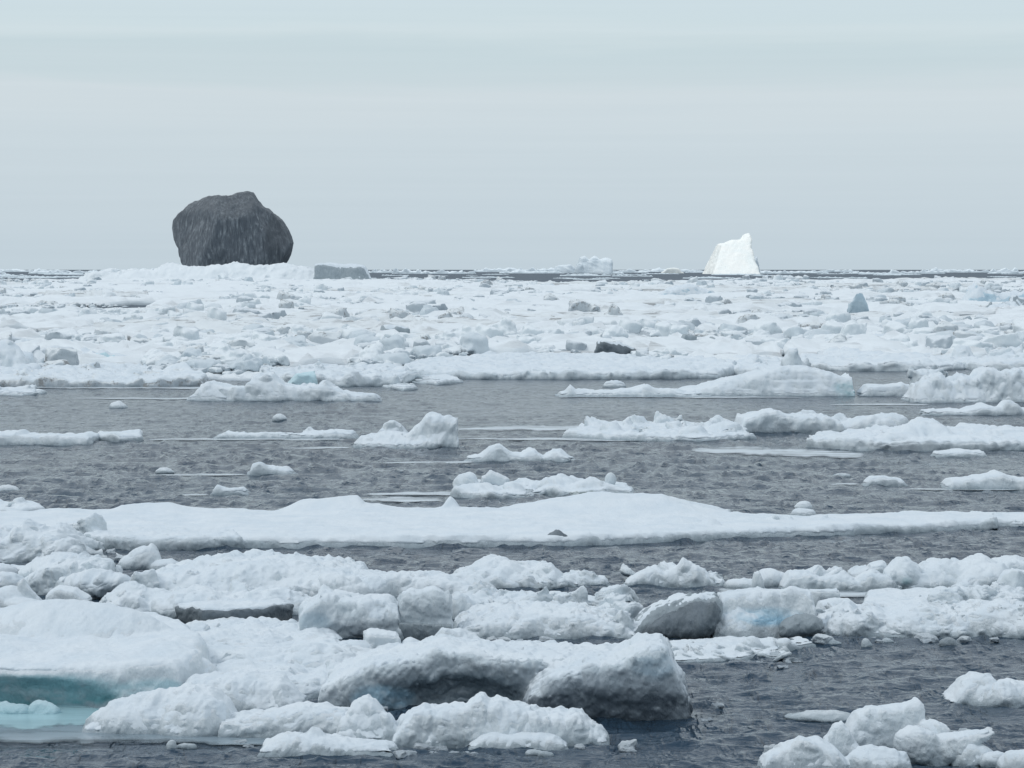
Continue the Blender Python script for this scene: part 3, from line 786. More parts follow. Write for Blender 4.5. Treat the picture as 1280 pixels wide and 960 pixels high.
for x, y, w, t, lb in ((146, 510, 22, 502, 'round white ice cake on the open water below the left pack edge'), (349, 526, 18, 518, 'tiny peaked ice bit above the thin ragged strip'), (204, 592, 22, 585, 'half-awash grey bit left of a larger white slab'), (8, 615, 30, 604, 'white ice scrap cut by the left edge of the open water'),
                       (70, 483, 14, 495, '')):
    if lb: ice('ice_chunk', lb, 'ice chunk', y, [E(x, y, w, t, w), E(x + w * .3, y, w * .7, (t + y) / 2, w)], rough=.35, mat='icesnow', cap=0, vox=1.3)
ice('ice_floe', 'small white slab with a lumpy left top, alone below the thin ragged strip', 'ice floe', 593,
    [R([(313, 592), (316, 583), (325, 580), (336, 584), (350, 583), (360, 584), (370, 592)], 593, 40, 6, .15, .5)], rough=.5, mat='icesnow', cap=3, vox=1.5)
ice('ice_floe', 'small flat white slab with a horned left end, nearest the very long floe', 'ice floe', 617,
    [R([(267, 616), (274, 607), (280, 610), (290, 613), (305, 610), (314, 616)], 617, 40, 5, .3, .5)], rough=.5, mat='icesnow', cap=3, vox=1.5)
ice('ice_floe', 'rubble-strewn white floe with a thin upright fin near its left end', 'ice floe', 551,
    [P([(700, 546), (760, 550), (840, 552), (900, 551), (945, 547), (930, 541), (860, 535), (780, 531), (735, 532), (715, 540)], 5, .4, 3, 2, (40, 110)), V([(815, 532), (818, 514), (823, 513), (832, 527), (834, 532)], 535, 9, 3),
     E(865, 549, 40, 531, 34), E(905, 545, 50, 527, 40), E(730, 546, 40, 538, 30)] + rubble(735, 935, 534, 549, 34, 20, 51, .55), rough=.8, mat='icesnow', cap=3, vox=1.6)
ice('ice_floe', 'white hummocked floe with flat clean front, behind the large right-hand floe', 'ice floe', 541,
    [R([(918, 540), (926, 522), (945, 516), (965, 512), (985, 519), (1005, 519), (1030, 520), (1048, 526), (1050, 541)], 541, 110, 6, .05, .5), R([(985, 530), (1000, 516), (1015, 514), (1030, 522)], 528, 60, 6, .5, .5), E(1085, 541, 80, 520, 60), E(1110, 538, 60, 516, 50)] + rubble(1045, 1130, 530, 540, 14, 16, 52), rough=.7, mat='icesnow', cap=3, vox=1.6)
ice('ice_floe', 'large bright floe with a grey broken front edge, running out of the right edge', 'ice floe', 563,
    [P([(1008, 559), (1060, 562), (1150, 564), (1240, 563), (1350, 562), (1350, 548), (1200, 543), (1100, 546), (1020, 551)], 11, .1, 4, 2.5, (50, 140), 1.), R([(1090, 555), (1120, 536), (1150, 526), (1165, 528), (1185, 538), (1215, 540), (1260, 536), (1300, 540), (1330, 555)], 556, 110, 9, .8, .6), E(1120, 562, 70, 540, 50)] + rubble(1090, 1170, 550, 561, 10, 22, 53, .6),
    tints=[(E(1130, 565, 90, 544, 70, .4), (.30, .345, .38), 5, .95), (E(1210, 566, 130, 547, 70, .4), (.40, .455, .49), 5, .8)], rough=.8, mat='icesnow', cap=3.5, vox=1.7)
ice('ice_floe', 'flat little cake lying just in front of the large bright right-hand floe', 'ice floe', 571,
    [R([(1163, 570), (1170, 564), (1195, 563), (1225, 564), (1232, 570)], 571, 50, 5, .2, .5)], rough=.4, mat='icesnow', cap=2.5, vox=1.5)
ice('ice_floe', 'small rounded white cake in the open water, below the long pale film', 'ice floe', 607,
    [R([(1078, 606), (1086, 597), (1100, 595), (1125, 599), (1134, 606)], 607, 40, 7, .2, .5)], rough=.4, mat='icesnow', cap=3, vox=1.5)
ice('ice_floe', 'low soft-humped white floe cut by the right edge, above the very long floe', 'ice floe', 612,
    [R([(1178, 611), (1186, 600), (1215, 598), (1235, 594), (1245, 590), (1262, 596), (1320, 603), (1330, 611)], 612, 70, 7, .15, .5)], rough=.5, mat='icesnow', cap=3, vox=1.6)
ice('ice_chunk', 'faint awash scrap left of the small rounded cake', 'ice chunk', 596, [E(1052, 595.5, 24, 590, 20)], rough=.3, mat='icesnow', cap=0, vox=1.3)
ice('ice_chunk', 'rounded double lump just behind the right half of the very long floe', 'ice chunk', 645,
    [E(1004, 646, 34, 636, 26), E(1003, 643, 24, 627, 20, .5)], rough=.4, mat='icesnow', cap=3, vox=1.5)
ice('iceberg_fragment', 'smooth white whaleback berg with a hazy spike and a teal right end', 'ice fragment', 496,
    [R([(835, 495), (860, 487), (890, 480), (910, 473), (930, 468), (955, 464), (975, 458), (1010, 460), (1035, 465), (1052, 472), (1068, 468), (1084, 470), (1080, 484), (1062, 494)], 495, 110, 12, .5, .4), V([(972, 470), (978, 448), (984, 436), (995, 436), (1002, 450), (1012, 470)], 490, 36, 10)], tints=[(E(1066, 498, 64, 466, 90, .4), (.25, .45, .50), 8, .95)], rough=.55, mat='icesnow', cap=3, vox=1.5)
ice('ice_floe', 'low jagged strip running left from the whaleback berg', 'ice floe', 496,
    [R([(698, 495), (708, 490), (714, 482), (722, 488), (745, 491), (790, 488), (806, 481), (820, 487), (850, 489), (885, 494)], 496, 70, 5, .3, .5), E(770, 484, 30, 477, 20)], rough=.6, mat='icesnow', cap=2.5, vox=1.5)
ice('ice_floe', 'little flat bridge of ice between the whaleback berg and the crumbling right berg', 'ice floe', 495,
    [R([(1070, 494), (1080, 483), (1110, 482), (1126, 478), (1140, 484), (1150, 494)], 495, 60, 5, .2, .4)], rough=.5, mat='icesnow', cap=2.5, vox=1.5)
ice('iceberg_fragment', 'crumbling white berg with grey clefts at the right edge, far side of the open water', 'ice fragment', 504,
    [R([(1134, 503), (1142, 484), (1158, 472), (1172, 470), (1185, 478), (1200, 470), (1215, 474), (1235, 464), (1270, 462), (1320, 466), (1340, 503)], 503, 100, 8, .3, .4)] + rubble(1145, 1280, 492, 502, 16, 28, 54, .9),
    [E(1228, 505, 22, 476, 30, .4), E(1202, 506, 26, 488, 30, .3)], tints=[(E(1228, 506, 36, 470, 60, .4), (.27, .32, .35), 5, .95), (E(1203, 507, 40, 484, 50, .3), (.27, .32, .35), 5, .9)], rough=1.1, mat='icesnow', cap=3, vox=1.5)
ice('ice_floe', 'thin bumpy strip at the right edge between two larger pieces, with one white dome', 'ice floe', 519,
    [R([(1150, 518), (1165, 511), (1200, 513), (1230, 508), (1246, 510), (1255, 501), (1264, 502), (1275, 511), (1330, 512), (1340, 518)], 519, 60, 5, .3, .5)] + rubble(1120, 1280, 514, 518, 10, 12, 55), rough=.6, mat='icesnow', cap=2.5, vox=1.5)
ice('ice_floe', 'rubbly white floe at the left pack edge bearing a pale green ice cube', 'ice floe', 502,
    [R([(242, 496), (250, 484), (262, 476), (280, 482), (305, 483), (318, 470), (340, 468), (352, 480), (365, 482), (395, 482), (405, 476), (415, 484), (440, 490), (470, 494), (482, 501)], 501, 90, 6, .4, .5)] + rubble(255, 460, 492, 501, 22, 18, 56, .6), rough=.8, mat='icesnow', cap=3, vox=1.5)
ice('ice_block', 'pale green cube of clear ice standing on the rubbly floe at the left pack edge', 'ice block', 493, [B(377, 492, 34, 467, 30, 12, 4, -3, 9, 3)], rough=.4, mat='paleteal', cap=0, vox=1.3)
ice('ice_floe', 'low scatter of white brash at the left edge below the pack', 'ice floe', 494, [P([(-30, 493), (30, 495), (60, 491), (20, 488), (-30, 487)], 3, .4, 2)] + rubble(0, 55, 488, 494, 10, 16, 57, .5), rough=.5, mat='icesnow', cap=2, vox=1.5)
ice('ice_floe', 'pale flat cake on the water below the pack, left of centre', 'ice floe', 487, [P([(478, 484), (505, 488), (520, 486), (518, 482), (490, 481)], 3, .4, 2, 1.)], rough=.5, mat='icesnow', cap=2, vox=1.4)

# ------------------------------------------------------------------ front row of the pack
ice('pack_floe', 'dirty-edged floe forming the pack front at the far left', 'ice floe', 482,
    [P([(-60, 481), (80, 484), (200, 484), (255, 483), (262, 474), (200, 466), (60, 466), (-60, 466)], 9, .3, 4, 3, (40, 160), 2.)] + rubble(0, 255, 470, 482, 24, 22, 61, .5), rough=.9, mat='dirty', cap=2.5, vox=1.7)
ice('pack_floe', 'white pack floe with a thick pale rim, front row behind the pale green cube', 'ice floe', 481,
    [P([(330, 478), (400, 483), (500, 482), (520, 476), (500, 466), (400, 464), (320, 468)], 10, .2, 4, 3, (50, 150), 4.)] + rubble(330, 510, 468, 480, 16, 20, 62, .5), rough=.9, mat='icesnow', cap=3, vox=1.7)
ice('pack_floe', 'low pale tongue of ice at a step in the pack front, left of centre', 'ice floe', 479,
    [P([(500, 477), (545, 481), (580, 478), (560, 472), (510, 471)], 3.5, .3, 2, 1., (40, 80))], rough=.5, mat='icesnow', cap=2, vox=1.5)
ice('pack_floe', 'broad smooth pack floe with a dark scalloped front edge at centre', 'ice floe', 474,
    [P([(505, 472), (600, 474), (700, 474), (800, 474), (900, 473), (925, 468), (900, 457), (780, 450), (640, 450), (540, 455), (505, 462)], 9, .1, 3.5, 2.5, (70, 260), 1.)] + rubble(640, 900, 452, 470, 9, 20, 63, .4),
    (), [('dark_edge', [P([(690, 473), (800, 474), (890, 472.5), (890, 468), (700, 468)], 5.5, -.2, 2)], 'dark', dict(rough=1.))], rough=.7, mat='ice', cap=3.5, vox=1.8)
ice('pack_floe', 'wide snowy pack floe with grey blotched rim, front row right of the hazy spike', 'ice floe', 463,
    [P([(1000, 461), (1060, 464), (1140, 464), (1200, 462), (1225, 458), (1180, 450), (1060, 448), (1000, 452)], 9, .2, 3.5, 2.5, (50, 200), 3.)] + rubble(1040, 1215, 450, 460, 16, 20, 64, .6), rough=.9, mat='icesnow', cap=3, vox=1.7)
ice('pack_floe', 'pack floe carrying a grey lump at the right edge, behind the crumbling berg', 'ice floe', 462,
    [P([(1180, 459), (1230, 463), (1350, 464), (1350, 450), (1220, 450), (1170, 453)], 9, .2, 3.5, 3, (50, 160), 5.), E(1206, 458, 34, 433, 30)] + rubble(1190, 1290, 450, 461, 16, 22, 65, .7), rough=.9, mat='icesnow', cap=3, vox=1.7)
ice('pack_floe', 'pack floe of the front row under the whaleback berg, with dark gaps in its rim', 'ice floe', 470,
    [P([(885, 468), (940, 470), (1010, 468), (1010, 456), (920, 454), (880, 460)], 8, .2, 3.5, 2.5, (40, 140), 6.)] + rubble(890, 1000, 456, 468, 14, 20, 66, .5), rough=.9, mat='icesnow', cap=3, vox=1.7)
ice('pack_floe', 'snow-mounded floe at the left edge with a tall grey-shaded hump', 'ice floe', 472,
    [P([(-60, 470), (40, 474), (60, 466), (30, 455), (-60, 452)], 9, .3, 4, 2, (40, 120)), E(8, 470, 60, 424, 70), E(28, 468, 40, 440, 40), E(-20, 466, 60, 428, 60), E(30, 450, 40, 425, 40)], rough=1., mat='icesnow', cap=3, vox=1.7)
ice('ice_block', 'green-tinted translucent slab lying in the left pack', 'ice block', 462, [R([(88, 461), (92, 446), (100, 440), (130, 438), (150, 440), (175, 450), (190, 461)], 461, 60, 6, .1, .4)], rough=.8, mat='paleteal', cap=3, vox=1.4)
ice('ice_block', 'dark teal wedge-shaped block on the smooth centre pack floe', 'ice block', 447, [V([(742, 450), (744, 428), (748, 425), (775, 427), (792, 436), (795, 444), (780, 450)], 446, 30, 4)], rough=.6, mat='dark', cap=2, vox=1.2)
ice('ice_block', 'upright squarish grey block on the pack, right of the dark teal wedge', 'ice block', 440, [B(860, 438, 20, 418, 16, 20, 5, 4, 3, 2)], rough=.4, mat='grey', cap=0, vox=1.1)
ice('ice_block', 'low grey brick of ice below the upright squarish block', 'ice block', 447, [B(864, 446, 22, 439, 14, 5, 0, 0, 3, 2)], rough=.3, mat='grey', cap=0, vox=1.1)
ice('ice_chunk', 'grey rough boulder on the pack, right of the upright squarish block', 'ice chunk', 439, [B(894, 438, 16, 424, 14, 30, 10, 10, 4, 5)], rough=.6, mat='grey', cap=0, vox=1.1)
ice('ice_chunk', 'broad grey rounded lump beside the rough grey boulder', 'ice chunk', 443, [E(914, 442, 26, 430, 20)], rough=.6, mat='grey', cap=0, vox=1.1)
ice('ice_block', 'pale blue pointed block rising from the right pack', 'ice block', 398, [V([(1058, 400), (1062, 378), (1070, 366), (1078, 364), (1084, 378), (1087, 392), (1080, 400)], 397, 24, 6), E(1052, 393, 30, 378, 20)], rough=.7, mat='paleblue', cap=0, vox=1.1)
ice('ice_block', 'big pale blue wedge berg locked in the far right pack', 'ice block', 380, [R([(1205, 380), (1212, 362), (1220, 354), (1232, 360), (1250, 366), (1268, 362), (1290, 366), (1300, 380)], 380, 60, 6, .4, .4)], rough=.9, mat='paleblue', cap=2, vox=1.2)
ice('ice_block', 'dark jagged ice crag at the right edge of the pack', 'ice block', 391, [R([(1228, 391), (1240, 383), (1262, 380), (1268, 368), (1276, 372), (1300, 378), (1310, 391)], 391, 40, 4, .3, .4)] + rubble(1230, 1285, 388, 391, 10, 14, 71), rough=.9, mat='grey', cap=1.5, vox=1.1)
ice('ice_chunk', 'grey cracked boulder embedded in the middle of the right pack', 'ice chunk', 432, [B(1096, 431, 30, 418, 22, 10, 8, 5, 7, 5), E(1086, 431, 14, 420, 12)], rough=.7, mat='grey', cap=1.5, vox=1.1)
ice('ice_block', 'dirty brown-grey tilted slab leaning in the centre pack', 'ice block', 383, [V([(680, 384), (679, 370), (684, 367), (698, 374), (712, 382), (716, 384)], 382, 18, 3)], rough=.7, mat='dirty', cap=0, vox=1.)
ice('ice_block', 'dirt-speckled boulder of ice right of the tilted dirty slab', 'ice block', 395, [B(724, 394, 26, 374, 20, 15, 6, 4, 8, 5), B(742, 394, 20, 384, 16, 40, 6, 4, 9, 5)], rough=.7, mat='dirty', cap=0, vox=1.)
ice('ice_block', 'dirt-covered ragged heap below the dirt-speckled boulder', 'ice block', 404, [R([(735, 404), (745, 396), (758, 390), (765, 380), (772, 386), (780, 396), (790, 404)], 404, 30, 4, .5, .5)], rough=.9, mat='dirty', cap=0, vox=1.)
ice('ice_block', 'blue-grey shadowed berglet at the back of the right-centre pack', 'ice block', 374, [R([(812, 374), (825, 366), (840, 360), (858, 356), (880, 362), (905, 368), (912, 374)], 374, 50, 6, .4, .4)], rough=.7, mat='paleblue', cap=2, vox=1.1)
ice('ice_chunk', 'round white boulder of ice at the back of the pack, right of centre', 'ice chunk', 376, [E(760, 375, 17, 360, 14, .3)], rough=.6, mat='snow_far', cap=0, vox=1.)
ice('ice_block', 'grey angular block in the left-centre pack, beside a smaller cone', 'ice block', 424, [B(494, 423, 34, 407, 22, 10, 5, 5, 5, 5)], rough=.6, mat='grey', cap=1.5, vox=1.1)
ice('ice_block', 'grey cone-shaped dirty block in the left-centre pack', 'ice block', 416, [V([(520, 417), (526, 400), (530, 395), (536, 400), (542, 412), (542, 417)], 415, 18, 4, .2)], rough=.6, mat='dirty', cap=0, vox=1.1)
ice('ice_block', 'grey slabby ice with dark slit, left pack behind the rubbly floe', 'ice block', 454, [R([(345, 454), (360, 448), (385, 444), (410, 443), (430, 447), (445, 454)], 454, 30, 4, -.1, .3)], rough=.7, mat='grey', cap=2.5, vox=1.2)
ice('ice_block', 'grey-blue squarish berglet near the left edge of the pack', 'ice block', 447, [B(32, 446, 44, 424, 30, 8, 3, 4, 6, 3)], rough=.7, mat='ice', cap=2, vox=1.3)
ice('ice_block', 'short grey-green block on the smooth part of the left pack', 'ice block', 424, [B(290, 423.5, 22, 418, 10, 4, 0, 0, 3, 2)], rough=.3, mat='grey', cap=0, vox=1.)
# ------------------------------------------------------------------ the far pack
class Unit:                                               # a plain metre frame for repeated ice
    def __init__(s): s.px0 = 640.; s.D0 = 400.; s.u = 1.


def proto(prims, vox, rough, seed, n=10., lump=1.):
    fr = Frame(640, 420); u = fr.u
    v, q = solid(fr, prims, vox=vox, vd=vox * 1.3, rough=rough, seed=seed, k=4, lump=lump, zmin=-4, dwarp=1.)[0]
    v = v / (v[:, 0].max() - v[:, 0].min())
    v[:, 1] -= (v[:, 1].min() + v[:, 1].max()) / 2; v[:, 0] -= (v[:, 0].min() + v[:, 0].max()) / 2
    return v, q


def rub(n, seed, w, hm):
    rg = random.Random(seed); out = []
    for i in range(n):
        s = w * rg.uniform(.28, .6); x = 640 + rg.uniform(-.36, .36) * w
        out.append(B(x, 420 + rg.uniform(-.6, .2), s, 420 - s * hm * rg.uniform(.5, 1.), s * rg.uniform(.8, 1.3), rg.uniform(0, 90), rg.uniform(-20, 20), rg.uniform(-20, 20), seed * 17 + i, 5, rnd=1.5))
    return out


def chunk_shapes(vox):
    o = []
    for i in range(6):
        rg = random.Random(100 + i)
        o.append(proto([B(640, 420, 34, 420 - rg.uniform(12, 24), rg.uniform(20, 32), rg.uniform(0, 90), rg.uniform(-18, 18), rg.uniform(-18, 18), 200 + i, 6, rnd=2)] + rub(2, 300 + i, 40, .6), vox, .7, i))
    for i in range(6): o.append(proto(rub(7, 400 + i, 50, .6), vox * 1.1, .7, 20 + i))
    for i in range(4):
        o.append(proto([E(640, 420, 44, 420 - 12 - 2 * i, 34), E(640 + 10 - 6 * i, 420, 26, 420 - 20 + 2 * i, 24), E(625 + 4 * i, 420, 30, 410, 28)], vox, .9, 40 + i))
    return o


hi_shapes = chunk_shapes(1.5)
lo_shapes = chunk_shapes(3.2)
xs_shapes = chunk_shapes(7.)
rg = random.Random(11)
hi_me = []
for i, (v, q) in enumerate(hi_shapes):
    for mn in ('snow_far', 'ice', 'dirty', 'packgrey'):
        me = mesh_from('ice_lump', v, q); me.materials.append(M[mn]); hi_me.append((i, mn, me))
HI = {(i, mn): me for i, mn, me in hi_me}


def disc(seed, h, hum):                                   # a floe: ragged outline, steep rim, hummocky top
    rr = np.random.RandomState(seed); n = 80
    th = np.linspace(0, 2 * np.pi, n, endpoint=False)
    r = np.ones(n)
    for k in range(2, 14): r += rr.uniform(-.5, .5) / k ** 1.1 * np.cos(k * th + rr.uniform(0, 6.3))
    r += .05 * rr.uniform(-1, 1, n)
    rings = [(1., -.5), (1.01, .25 * h), (.995, .8 * h), (.97, h), (.9, h), (.8, h), (.7, h), (.58, h), (.46, h), (.34, h), (.22, h), (.1, h)]
    v = []
    for k, (s, z) in enumerate(rings):
        x, y = np.cos(th) * r * s, np.sin(th) * r * s
        zz = np.full(n, z)
        if k >= 1:
            amp = hum if k > 2 else hum * .35
            zz = z + amp * (n2(x * 3.1 + seed, y * 3.1) + .8 * n2(x * 8 + seed, y * 8, 3.) + .9 * (.35 - np.abs(n2(x * 17 + seed, y * 17, 5.))))
        v.append(np.stack([x, y, zz], 1))
    v.append(np.array([[0, 0, h]])); v = np.concatenate(v)
    q = []
    for k in range(len(rings) - 1):
        for j in range(n): q.append((k * n + j, k * n + (j + 1) % n, (k + 1) * n + (j + 1) % n, (k + 1) * n + j))
    c = len(v) - 1; k = len(rings) - 1
    for j in range(0, n, 2): q.append((k * n + j, k * n + j + 1, k * n + (j + 2) % n, c))
    return v, np.array(q)


def pack_edge(px):                                        # photo row where the pack's front edge lies
    return np.interp(px, [-200, 0, 250, 300, 480, 520, 900, 930, 1010, 1170, 1500], [470, 470, 474, 474, 467, 457, 457, 458, 452, 453, 453])


def lead(px):                                             # back edge: the far strip of open water
    return np.interp(px, [-300, 0, 110, 150, 455, 480, 640, 700, 900, 980, 1100, 1200, 1500], [354, 353, 350, 346, 347, 349, 351, 354, 351, 349, 353, 350, 349])


floe_me = []
for i in range(10):
    v, q = disc(50 + i, 1., .85)
    me = mesh_from('floe_body', v, q); me.materials.append(M['snow_far' if i % 5 else 'dirty']); floe_me.append(me)
KEEP = [(730, 805, 436, 475), (845, 882, 430, 470), (882, 932, 432, 458), (468, 550, 408, 436), (80, 198, 440, 478), (1046, 1094, 390, 412), (1074, 1116, 424, 446), (675, 795, 378, 412), (338, 448, 446, 470), (272, 308, 418, 434), (805, 915, 366, 382), (1200, 1300, 376, 398), (10, 60, 436, 456)]


def clear(px, py):
    return not any(a < px < b and c_ < py < d_ for a, b, c_, d_ in KEEP)


# rows of floes, far ones first
zone = [('left', -150, 430), ('middle', 430, 860), ('right', 860, 1430)]
nf = 0
y = 352.
while y < 462:
    D = Dof(y); px = -160 + rg.uniform(0, 60)
    while px < 1440:
        wm = rg.uniform(14, 46) * (1 + D / 900); wp = wm / D * F
        wp = min(wp, 330); wm = wp * D / F
        yy = y + rg.uniform(-1, 1) * (y - 337) * .03
        cx = px + wp / 2
        if lead(cx) + 1.5 < yy < pack_edge(cx) - 4 and rg.random() < .9:
            D2 = Dof(yy)
            o = link('pack_floe', floe_me[rg.randrange(10)], None, None, (gx(cx, D2), D2, 0))
            o.scale = (wm * .5, wm * rg.uniform(.5, .85), rg.uniform(.45, 1.0) * (1 + D / 3500)); o.rotation_euler = (rg.uniform(-.004, .004), 0, rg.uniform(0, 6.28) if False else rg.choice((0, math.pi)) + rg.uniform(-.3, .3))
            zn = [z for z in zone if z[1] <= cx < z[2]]
            zn = zn[0][0] if zn else 'right'
            far = 'back' if yy < 385 else 'inner' if yy < 420 else 'front'
            tag(o, 'snowy floe wedged among rubble in the %s part of the pack, %s side' % (far, zn), 'ice floe', 'snowy floes of the %s %s pack' % (far, zn))
            nf += 1
        px += wp * rg.uniform(.75, 1.15)
    y += (y - 337) * .105 + .6

# loose lumps: the largest are things of their own, the rest one mass of rubble
L = []
for i in range(60000):
    t = rg.random()
    yy = 345 + 128 * t ** 1.35
    px = rg.uniform(-170, 1450)
    if not (lead(px) + .5 < yy < pack_edge(px) - 2) or not clear(px, yy): continue
    D = Dof(yy)
    cl = float(n2(np.array([gx(px, D) / 14.]), np.array([D / 60.]), 2.)[0])
    if rg.random() >  .30 + 1.7 * cl: continue
    w = min(2.4, .43 * rg.paretovariate(1.85)) * (1 + D / 1200)
    t = rg.random()
    if float(n2(np.array([gx(px, D) / 9.]), np.array([D / 70.]), 6.)[0]) + (.35 if 660 < px < 800 and yy < 415 else 0) > .42: t = rg.uniform(0, .34)      # dirty patches
    L.append((w / D * F, px, yy, w, t))
L.sort(reverse=True)
vs, qs, ms, off = [], [], [], 0
ni = 0
for k, (wp, px, yy, w, t) in enumerate(L):
    D = Dof(yy); x = gx(px, D); a = rg.uniform(0, 6.283); i = rg.randrange(16)
    sx, sy, sz = w * rg.uniform(.85, 1.15), w * rg.uniform(.85, 1.2), w * rg.uniform(.6, 1.15)
    z = rg.uniform(.15, .7)
    if ni < 285 and -20 < px < 1300:
        mn = 'packgrey' if t < .08 else 'dirty' if t < .17 else 'ice' if t < .40 else 'snow_far'
        o = link('ice_lump', HI[(i, mn)], None, None, (x, D, z)); o.scale = (sx, sy, sz); o.rotation_euler = (0, 0, a)
        zn = [q for q in zone if q[1] <= px < q[2]][0][0]
        far = 'back' if yy < 385 else 'inner' if yy < 420 else 'front'
        kd = {'packgrey': 'grey bare', 'dirty': 'dirt-specked', 'ice': 'pale bare', 'snow_far': 'snow-covered'}[mn]
        tag(o, '%s ice lump in the %s part of the pack, %s side' % (kd, far, zn), 'ice lump', '%s ice lumps, %s %s pack' % (kd, far, zn)); ni += 1
    else:
        v, q = (lo_shapes if wp > 9 else xs_shapes)[i]
        ca, sa = math.cos(a), math.sin(a)
        vx, vy = v[:, 0] * sx, v[:, 1] * sy
        vs.append(np.stack([vx * ca - vy * sa + x, vx * sa + vy * ca + D, v[:, 2] * sz + z * .7], 1)); qs.append(q + off); off += len(v); ms.append(np.full(len(q), 1 if t < .2 else 2 if t < .26 else 3 if t < .42 else 0))
o = link('pack_rubble', mesh_from('pack_rubble', np.concatenate(vs), np.concatenate(qs)), M['snow_far'])
for mn in ('packgrey', 'dirty', 'ice'): o.data.materials.append(M[mn])
o.data.polygons.foreach_set('material_index', np.concatenate(ms).astype(np.int32))
tag(o, 'mass of small broken ice filling the distant pack', 'ice rubble', None, 'stuff')

# brash between the floes: uneven, with open gaps
rows = np.concatenate([np.linspace(484, 400, 260), np.linspace(399.7, 345, 260)]); cols = np.linspace(-.235, .235, 760)
Dr = Dof(rows)[:, None]; Xb = cols[None, :] * Dr; Db = Dr + 0 * cols[None, :]
px = Xb / Db * F + 640; py = rows[:, None] + 0 * px
zb = -.06 + .55 * n2(Xb / 16, Db / 42, 1.) + .45 * n2(Xb / 5, Db / 11, 2.) + .35 * np.abs(n2(Xb / 1.7, Db / 3.5, 3.)) + .22 * n2(Xb / .7, Db / 1.4, 4.)
jag = n2(Xb / 6, Db / 30, 7.) * (py - 337) * .03
m1 = np.clip((pack_edge(px) - 1 + jag - py) / 1.2, -1, 1); m2 = np.clip((py - lead(px) + jag * 2) / 1., -1, 1)
zb = np.where(zb > 0, zb * np.minimum(1 + Db / 1800, 2), zb)
zb = np.minimum(zb, np.minimum(m1, m2) * .6)
nr, nc = zb.shape
ii = np.arange(nr * nc).reshape(nr, nc)
q = np.stack([ii[:-1, :-1], ii[:-1, 1:], ii[1:, 1:], ii[1:, :-1]], -1).reshape(-1, 4)
zq = zb.ravel()[q].max(1); q = q[zq > -.05]
o = link('brash_ice', mesh_from('brash_ice', np.stack([Xb.ravel(), Db.ravel(), zb.ravel()], 1), q), M['snow_far'])
tag(o, 'brash ice packed between the distant floes', 'brash ice', None, 'stuff')

# ------------------------------------------------------------------ horizon: ice strip, bergs
rv, rq = [], []
ridges = []
for i in range(5):
    rr = random.Random(900 + i); pts = [(560, 420)]
    for j in range(22): pts.append((562 + j * 7.2, 420 - abs(rr.gauss(0, 3)) - 6))
    pts.append((722, 420))
    v, q = proto([R(pts, 420, 40, 3, .6, .6)], 1.8, .8, 60 + i)
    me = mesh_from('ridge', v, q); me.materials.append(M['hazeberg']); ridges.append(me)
for i in range(46):
    yy = rg.uniform(339.6, 342.3); px = -160 + i * 35 + rg.uniform(-16, 16); D = Dof(yy); w = rg.uniform(38, 95) / F * D
    o = link('ice_ridge', ridges[rg.randrange(5)], None, None, (gx(px, D), D, 0)); o.scale = (w, w * .4, rg.uniform(.6, 1.05) * w)
    o.rotation_euler = (0, 0, rg.choice((0, math.pi)))
    s = 'left' if px < 430 else 'middle' if px < 860 else 'right'
    tag(o, 'low jagged line of ice along the %s of the horizon' % s, 'ice ridge', 'ice ridges along the %s horizon' % s)
for i in range(84):
    yy = rg.uniform(342.4, 351); px = rg.choice((rg.uniform(-100, 110), rg.uniform(470, 1350), rg.uniform(470, 1350))); D = Dof(yy); w = rg.uniform(12, 75) / F * D
    o = link('ice_strip', ridges[rg.choice((0, 2, 4))], None, None, (gx(px, D), D, 0)); o.scale = (w, w * .3, rg.uniform(.35, .7) * w)
    s = 'left' if px < 430 else 'middle' if px < 860 else 'right'
    tag(o, 'thin strip of ice in the dark water under the %s horizon' % s, 'ice strip', 'ice strips in the far water, %s' % s)

# the dark boulder-like iceberg
def berg(name, label, y0, body, mat, pn=None, **kw):
    fr = Frame(kw.pop('px0'), y0)
    root = link(name, None, None, None, (gx(fr.px0, fr.D0), fr.D0, 0)); tag(root, label, 'iceberg')
    for part, prims, subs, m, opt in body:
        o2 = dict(kw); o2.update(opt)
        r = solid(fr, prims, subs, **o2)[0]
        link(part, mesh_from(part, *r), M[m], root)
    return root


sil = [(240, 345), (234, 335), (226, 321), (224, 311), (217, 300), (213.5, 285), (215, 275), (222, 267), (238, 255), (256, 248.5), (274, 244.5), (280, 246.5), (289, 245.5), (300, 240.5), (315, 239.5), (321, 249), (326, 256), (336, 262), (350, 275), (358, 288), (363, 304), (360, 318), (355, 328), (346, 345)]
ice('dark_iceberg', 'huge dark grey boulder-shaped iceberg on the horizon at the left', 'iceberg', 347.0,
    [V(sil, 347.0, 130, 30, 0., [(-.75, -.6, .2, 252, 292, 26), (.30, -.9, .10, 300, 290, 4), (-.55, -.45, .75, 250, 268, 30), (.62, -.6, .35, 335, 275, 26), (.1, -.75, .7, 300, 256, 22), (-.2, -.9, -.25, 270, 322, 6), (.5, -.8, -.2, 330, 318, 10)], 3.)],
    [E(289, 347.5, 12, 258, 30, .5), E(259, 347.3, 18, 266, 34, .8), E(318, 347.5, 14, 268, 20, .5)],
    tints=[(E(238, 349, 74, 240, 150, .78), (.27, .29, .305), 12, .85), (E(291, 347, 30, 256, 90, .55), (.050, .063, .078), 7, .95), (E(345, 347, 40, 262, 130, .5), (.075, .09, .105), 8, .7), (E(305, 348, 50, 236, 120, .93), (.23, .23, .22), 6, .7)],  # shading painted as tint: pale left shoulder, dark groove
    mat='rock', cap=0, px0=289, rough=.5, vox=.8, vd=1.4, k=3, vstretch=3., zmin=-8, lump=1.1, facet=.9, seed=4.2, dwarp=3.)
snow_y = 350.2
